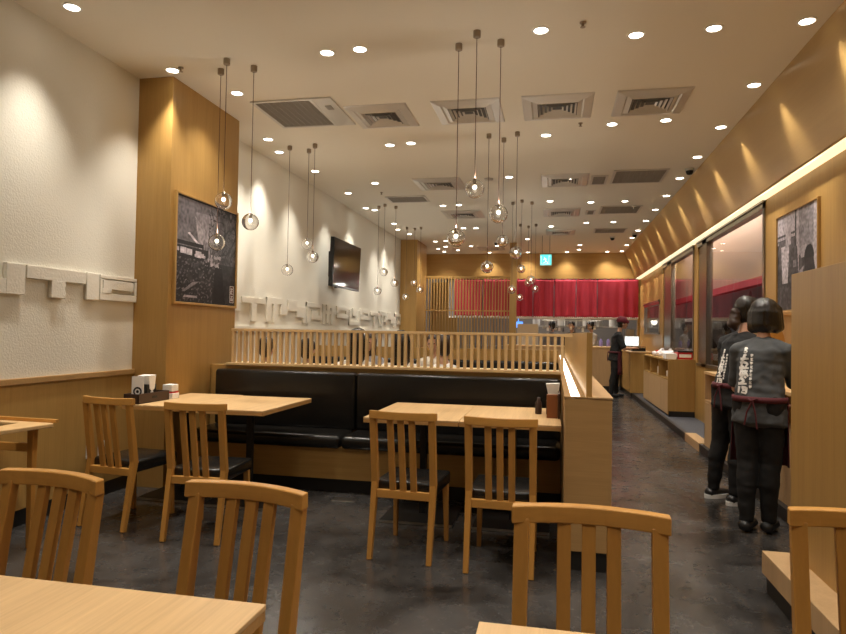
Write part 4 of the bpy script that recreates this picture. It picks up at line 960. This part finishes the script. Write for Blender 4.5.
    for v in bm.verts:
        q = Ri @ (v.co-hc)
        if q.y > .045*k and q.z < .055*k and abs(q.x) < .064*k: dl.append(v)
    bmesh.ops.delete(bm, geom=dl, context='VERTS'); bm.to_mesh(h_.data); bm.free()
    if hair == 'tail':
        o = blob('ponytail', [(hd(0, -.10, .02), .03*k, hd(0, -.135, -.01), .046*k), (hd(0, -.135, -.01), .046*k, hd(0, -.145, -.09), .038*k), (hd(0, -.145, -.09), .036*k, hd(0, -.13, -.15), .012*k)], M_BRHAIR, t_, vox*.8, 2, wr=.022)
        o['label'] = 'bushy brown ponytail'
    if cap:
        o = blob('cap', [(hd(0, -.03, .075), .098*k, hd(0, .01, .07), .096*k, dict(w=1.0, side=(1, 0, 0))), (hd(0, .06, .055), .05*k, hd(0, .12, .035), .03*k, dict(w=1.6, side=(1, 0, 0), k=.4))], cap, t_, vox, 3, cut=[(hd(0, 0, .025), (0, -.15, -1))])
    # shirt
    hem = (.74 if long_tee else .84)+dz
    ss = [(T(0, -.004, .90)-V3(0, 0, .13*k), .143*k, T(0, 0, 1.0), .121*k, dict(w=1.42, side=(1, 0, 0), k=.3)), (T(0, 0, 1.0), .116*k, T(0, -.005, 1.22), .120*k, dict(w=1.42, side=(1, 0, 0))), (T(0, -.005, 1.23), .115*k, T(0, -.005, 1.275), .085*k, dict(w=1.6, side=(1, 0, 0)))]
    for i in (0, 1):
        ss += [(nkb-V3(0, 0, .03*k), .056*k, shl[i], .064*k)]
        e1 = shl[i]*.15+els[i]*.85 if sleeve == 'short' else els[i]
        ss += [(shl[i], .066*k, e1, .066*k, dict(k=.7))]
        if sleeve == 'long': ss += [(els[i], .050*k, els[i]*.1+Vector(hands[i])*k*.9, .038*k, dict(k=.3))]
    sht = blob('shirt', ss, shirt, t_, vox, 5, wr=.010, seed=loc[0]*7, cut=[(T(0, 0, 1.395), (0, 0, 1)), ((0, 0, hem*k), (0, 0, -1))])
    # trousers
    ts = []
    for i in (0, 1):
        ts += [(hips[i]+V3(0, 0, .02), .108*k, knees[i], .078*k), (knees[i], .077*k, knees[i]*.62+ank[i]*.38+V3(0, -.015, 0), .072*k), (knees[i]*.62+ank[i]*.38+V3(0, -.015, 0), .071*k, ank[i]+V3(0, 0, -.005*k), .050*k, dict(k=.3))]
    ts += [(T(0, 0, .89), .11*k, T(0, 0, .95), .105*k, dict(w=1.4, side=(1, 0, 0)))]
    blob('trousers', ts, legs, t_, vox, 4, wr=.006)
    for i in (0, 1):
        a = ank[i]; o = blob('shoe', [(V3(a.x, a.y-.035, .045), .042*k, V3(a.x, a.y+.13, .036), .036*k, dict(w=1.15, side=(1, 0, 0)))], shoes, t_, min(vox, .01), 2, cut=[((0, 0, .004), (0, 0, -1)), ((0, 0, .085), (0, 0, 1))])
        if sole:
            bm = B(); P = [(.047*k*math.cos(2*PI*j/20)*(1.0), (.128*k)*math.sin(2*PI*j/20)) for j in range(20)]
            prism(bm, [(a.x+p*1.16, a.y+.043+q) for p, q in P], 'z', .001, .034); q = obj('sole', bm, M_WHITE, o); q['label'] = 'white rubber sole'
    if apron:
        bm = B(); n = 48
        def ell(a, z, grow=0): 
            A_, B_ = (.182+grow)*k, (.136+grow)*k; c0 = T(0, 0, max(z, .86))
            return V3(A_*math.sin(a), B_*math.cos(a)+c0.y, z*k)
        # waist band with ties
        ring = [[ell(2*PI*i/n, z, g_) for z, g_ in ((.915, -.012), (.915, .0), (.955, .0), (.955, -.012))] for i in range(n)]
        vs = [[bm.verts.new(p) for p in q] for q in ring]
        for i in range(n):
            for j in range(4): bm.faces.new((vs[i][j], vs[(i+1) % n][j], vs[(i+1) % n][(j+1) % 4], vs[i][(j+1) % 4]))
        ap = obj('apron', bm, M_APRON, t_, smooth=True)
        bm = B(); G = []; amax = 1.35
        for i in range(33):
            a = -amax + 2*amax*i/32; G.append([bm.verts.new(ell(a, z, .004+.03*(.95-z)+.008*math.sin(a*9)*(.95-z)*3)) for z in (.95, .85, .75, .65, .55, .47)])
        for i in range(32):
            for j in range(5): bm.faces.new((G[i][j], G[i+1][j], G[i+1][j+1], G[i][j+1]))
        o = obj('apron_skirt', bm, M_APRON, ap, smooth=True); md = o.modifiers.new('s', 'SOLIDIFY'); md.thickness = .004
        bm = B(); y_ = T(0, 0, .94).y-.143*k
        tube(bm, [(-.03, y_, .94*k), (-.01, y_-.01, .93*k), (.03, y_, .945*k)], .008, 6)
        for q in (((.0, y_-.008, .93*k), (-.035, y_-.012, .85*k), (-.05, y_-.01, .76*k)), ((.0, y_-.008, .93*k), (.02, y_-.012, .84*k), (.03, y_-.012, .74*k))): tube(bm, q, .006, 6)
        obj('apron_ties', bm, M_APRON, ap)
    return t_, sht
def strokes_on(shirt_o, parent, cols, zc, xc, sc):
    """brush strokes (polylines in x,z) laid on the back of the shirt"""
    me = shirt_o.data; bv = BVHTree.FromPolygons([v.co for v in me.vertices], [p.vertices for p in me.polygons]); bm = B()
    def hit(x, z):
        r = bv.ray_cast(Vector((x, -1, z)), Vector((0, 1, 0)))
        return r[0] + Vector((0, -.004, 0)) if r[0] else None
    for pts, wd in cols:
        P = []
        for (a, b_), (c, d) in zip(pts, pts[1:]):
            n = max(2, int(math.hypot(c-a, d-b_)*sc/.006))
            P += [(a+(c-a)*i/n, b_+(d-b_)*i/n) for i in range(n)]
        P.append(pts[-1]); prev = None; N = len(P)
        for i, (x, z) in enumerate(P):
            j = min(i, N-2); dx, dz = P[j+1][0]-P[j][0], P[j+1][1]-P[j][1]; l = math.hypot(dx, dz) or 1; nx, nz2 = -dz/l, dx/l
            ww = wd*(1-.45*i/N)*.5
            row = []
            for q in (-1, 0, 1):
                h = hit(xc+(x+nx*ww*q)*sc, zc+(z+nz2*ww*q)*sc)
                row.append(bm.verts.new(h) if h else None)
            if prev and all(row) and all(prev):
                bm.faces.new((prev[0], prev[1], row[1], row[0])); bm.faces.new((prev[1], prev[2], row[2], row[1]))
            prev = row
    o = obj('back_lettering', bm, M_PRINT, parent); o['label'] = 'white vertical brush lettering on the back'
    md = o.modifiers.new('s', 'SOLIDIFY'); md.thickness = .0015
    return o
def glyphs():
    # bold brush-like signs, one large column and a thin one to its right
    G = []
    def g(lines, cx_, cz, s, wd):
        for L in lines: G.append(([(cx_+x*s, cz+z*s) for x, z in L], wd*s*1.35))
    # upper small loop sign
    g([[(-.3, .5), (.4, .5), (-.2, .1), (.4, .0), (.3, -.4), (-.3, -.3)]], .06, 4.55, .55, .28)
    g([[(0, .5), (.1, -.3)], [(-.4, .1), (.5, .2)], [(-.3, -.5), (.4, -.5)]], .05, 4.0, .45, .28)
    g([[(-.5, .4), (.55, .5)], [(0, .8), (-.4, -.5)], [(-.2, .1), (.5, -.1), (.2, -.6)], [(-.5, -.1), (-.1, .1)]], .0, 3.25, .9, .26)
    g([[(-.6, .3), (.6, .35)], [(-.5, -.05), (.5, .0)], [(-.1, .6), (-.5, -.5)], [(.1, .1), (.6, -.6)], [(-.2, -.3), (.3, -.35)]], .0, 2.35, .95, .25)
    g([[(-.5, .5), (.1, .6), (-.5, -.1)], [(-.3, .2), (.3, -.2), (-.4, -.6)], [(.2, .4), (.5, .2)]], -.05, 1.45, .85, .27)
    g([[(-.6, .5), (.5, .55)], [(-.4, .2), (-.5, -.6)], [(-.1, .1), (.5, .1), (.5, -.6), (-.1, -.5)], [(0, -.2), (.4, -.2)]], .0, .5, .9, .25)
    for i in range(9):
        g([[(-.4, .3), (.4, .35)], [(0, .5), (-.1, -.45)], [(-.4, -.1), (.4, -.3 if i % 2 else .0)]], .86, 4.05-i*.42, .34, .30)
    return G
GL = glyphs()
p1, s1 = person('person with a black bob, faded black T-shirt and maroon apron, seen from behind', (1.40, 4.83, 0), math.radians(-32), 1.585, .10, hands=((-.10, .34, .94), (.16, .36, .88)), feet=((-.06, -.05), (.06, .02)), hair='bob', shirt=M_TEE, apron=True, vox=.009, nod=.01)
strokes_on(s1, p1, GL, .955, -.085, .064)
p2, s2 = person('person with tied-back hair, black T-shirt and white-soled shoes beside the bobbed colleague', (1.425, 5.62, 0), math.radians(-58), 1.64, .12, hands=((-.08, .30, .94), (.14, .34, .94)), feet=((-.165, -.02), (.07, -.03)), hair='tail', shirt=M_TEE2, apron=True, sole=True, vox=.010, head_turn=math.radians(-10))
strokes_on(s2, p2, GL, .965, -.05, .056)
p3, s3 = person('person in maroon cap, black T-shirt and maroon apron at the far cash counter', (1.30, 14.45, 0), math.radians(-85), 1.68, .08, hands=((-.10, .38, 1.03), (.14, .36, 1.03)), feet=((-.08, .06), (.09, -.08)), hair='short', cap=M_CAP, shirt=M_TEE2, apron=True, vox=.013, nod=.02)
cu = [((-2.86, 6.02, .0), 0, 'short', M_HAIR, M_CLOTHW, 'seated customer with short black hair, leftmost behind the slat railing', 1.56),
      ((-2.42, 6.02, .0), 0, 'short', M_HAIR, M_TEE2, 'seated customer with black hair and dark top, second from left behind the railing', 1.55),
      ((-1.90, 6.02, 0), 0, 'long', M_HAIR, M_CLOTHW, 'seated customer with long black hair and cream top behind the slat railing', 1.68),
      ((-1.46, 6.08, 0), .2, 'long', M_HAIR, M_CLOTHW, 'seated customer with long black hair leaning on the neighbour in cream', 1.66),
      ((-1.02, 6.05, 0), .3, 'short', M_BRHAIR, M_WHITE, 'seated customer with brown hair and bright white top behind the slat railing', 1.64),
      ((-2.42, 8.32, 0), PI, 'long', M_BRHAIR, M_CLOTHG, 'seated customer facing the camera with brown hair, left in the far booth', 1.62),
      ((-1.55, 8.32, 0), PI, 'short', M_BRHAIR, M_CLOTHW, 'seated customer facing the camera in a cream top, right in the far booth', 1.62)]
for loc, rz, hr, hm_, sm_, lab, ht in cu:
    person(lab, loc, rz, ht, .03, seated=True, hands=((-.12, .34, .80), (.12, .34, .80)), hair=hr, hairm=hm_, shirt=sm_, vox=.018, sleeve='long', long_tee=True, group='customers in the booths')
for i, (x, rz, sm_) in enumerate(((.0, .5, M_CLOTHG), (.52, 2.6, M_TEE2), (1.05, 2.0, M_WHITE))):
    person('kitchen worker behind the serving counter, %s' % ('leftmost of three', 'middle of three', 'rightmost of three')[i], (x, 17.68, 0), rz, 1.66, .05, hair='short', shirt=sm_, apron=False, vox=.02, group='kitchen workers')
# utensils hung under the hood
ur = thing('utensil_rail', 'steel rail under the kitchen hood from which utensils hang', 'rail', (.45, 17.28, 1.70))
bm = B(); tube(bm, [(-.75, 0, 0), (.75, 0, 0)], .008, 8); obj('rail', bm, M_STEEL, ur)
for x in (-.7, .7):
    bm = B(); tube(bm, [(x, 0, 0), (x, -.02, .09)], .006, 6); obj('bracket', bm, M_STEEL, ur)
rnd = random.Random(5)
for i in range(14):
    x = -.25 + i*.1; h = .10+.10*rnd.random(); bm = B()
    tube(bm, [(0, 0, 0), (0, .004, -h)], .005, 6)
    if i % 3 == 0: lathe(bm, [(.02, -h-.05), (.035, -h-.035), (.04, -h)], 0, .004, 12)
    elif i % 3 == 1: box(bm, -.03, .03, 0, .006, -h-.09, -h)
    else: capsule(bm, (0, .004, -h), .02, (0, .004, -h-.07), .028)
    o = tag(obj('hanging_utensil', bm, [M_STEEL, M_KDARK, M_WHITE][(i*2) % 3]), 'kitchen utensil hanging below the red curtains, %s from the left' % (ORD[i] if i else 'first'), 'utensil', 'utensils hung in the kitchen'); o.location = (x, 17.28, 1.69)
# small things at the far counter
bm = B(); lathe(bm, [(.04, 0), (.042, .01), (.042, .14), (.02, .17), (.02, .19)], 0, 0, 14); o0 = tag(obj('sauce_bottle', bm, plain('violet_plastic', (.22, .18, .42), .4), smooth=True), 'violet bottle on the serving counter, left of two', 'bottle', 'bottles on the serving counter'); o0.location = (1.15, 16.4, 1.051)
o1 = o0.copy(); C.objects.link(o1); o1.location = (1.33, 16.45, 1.051); o1['label'] = 'violet bottle on the serving counter, right of two'
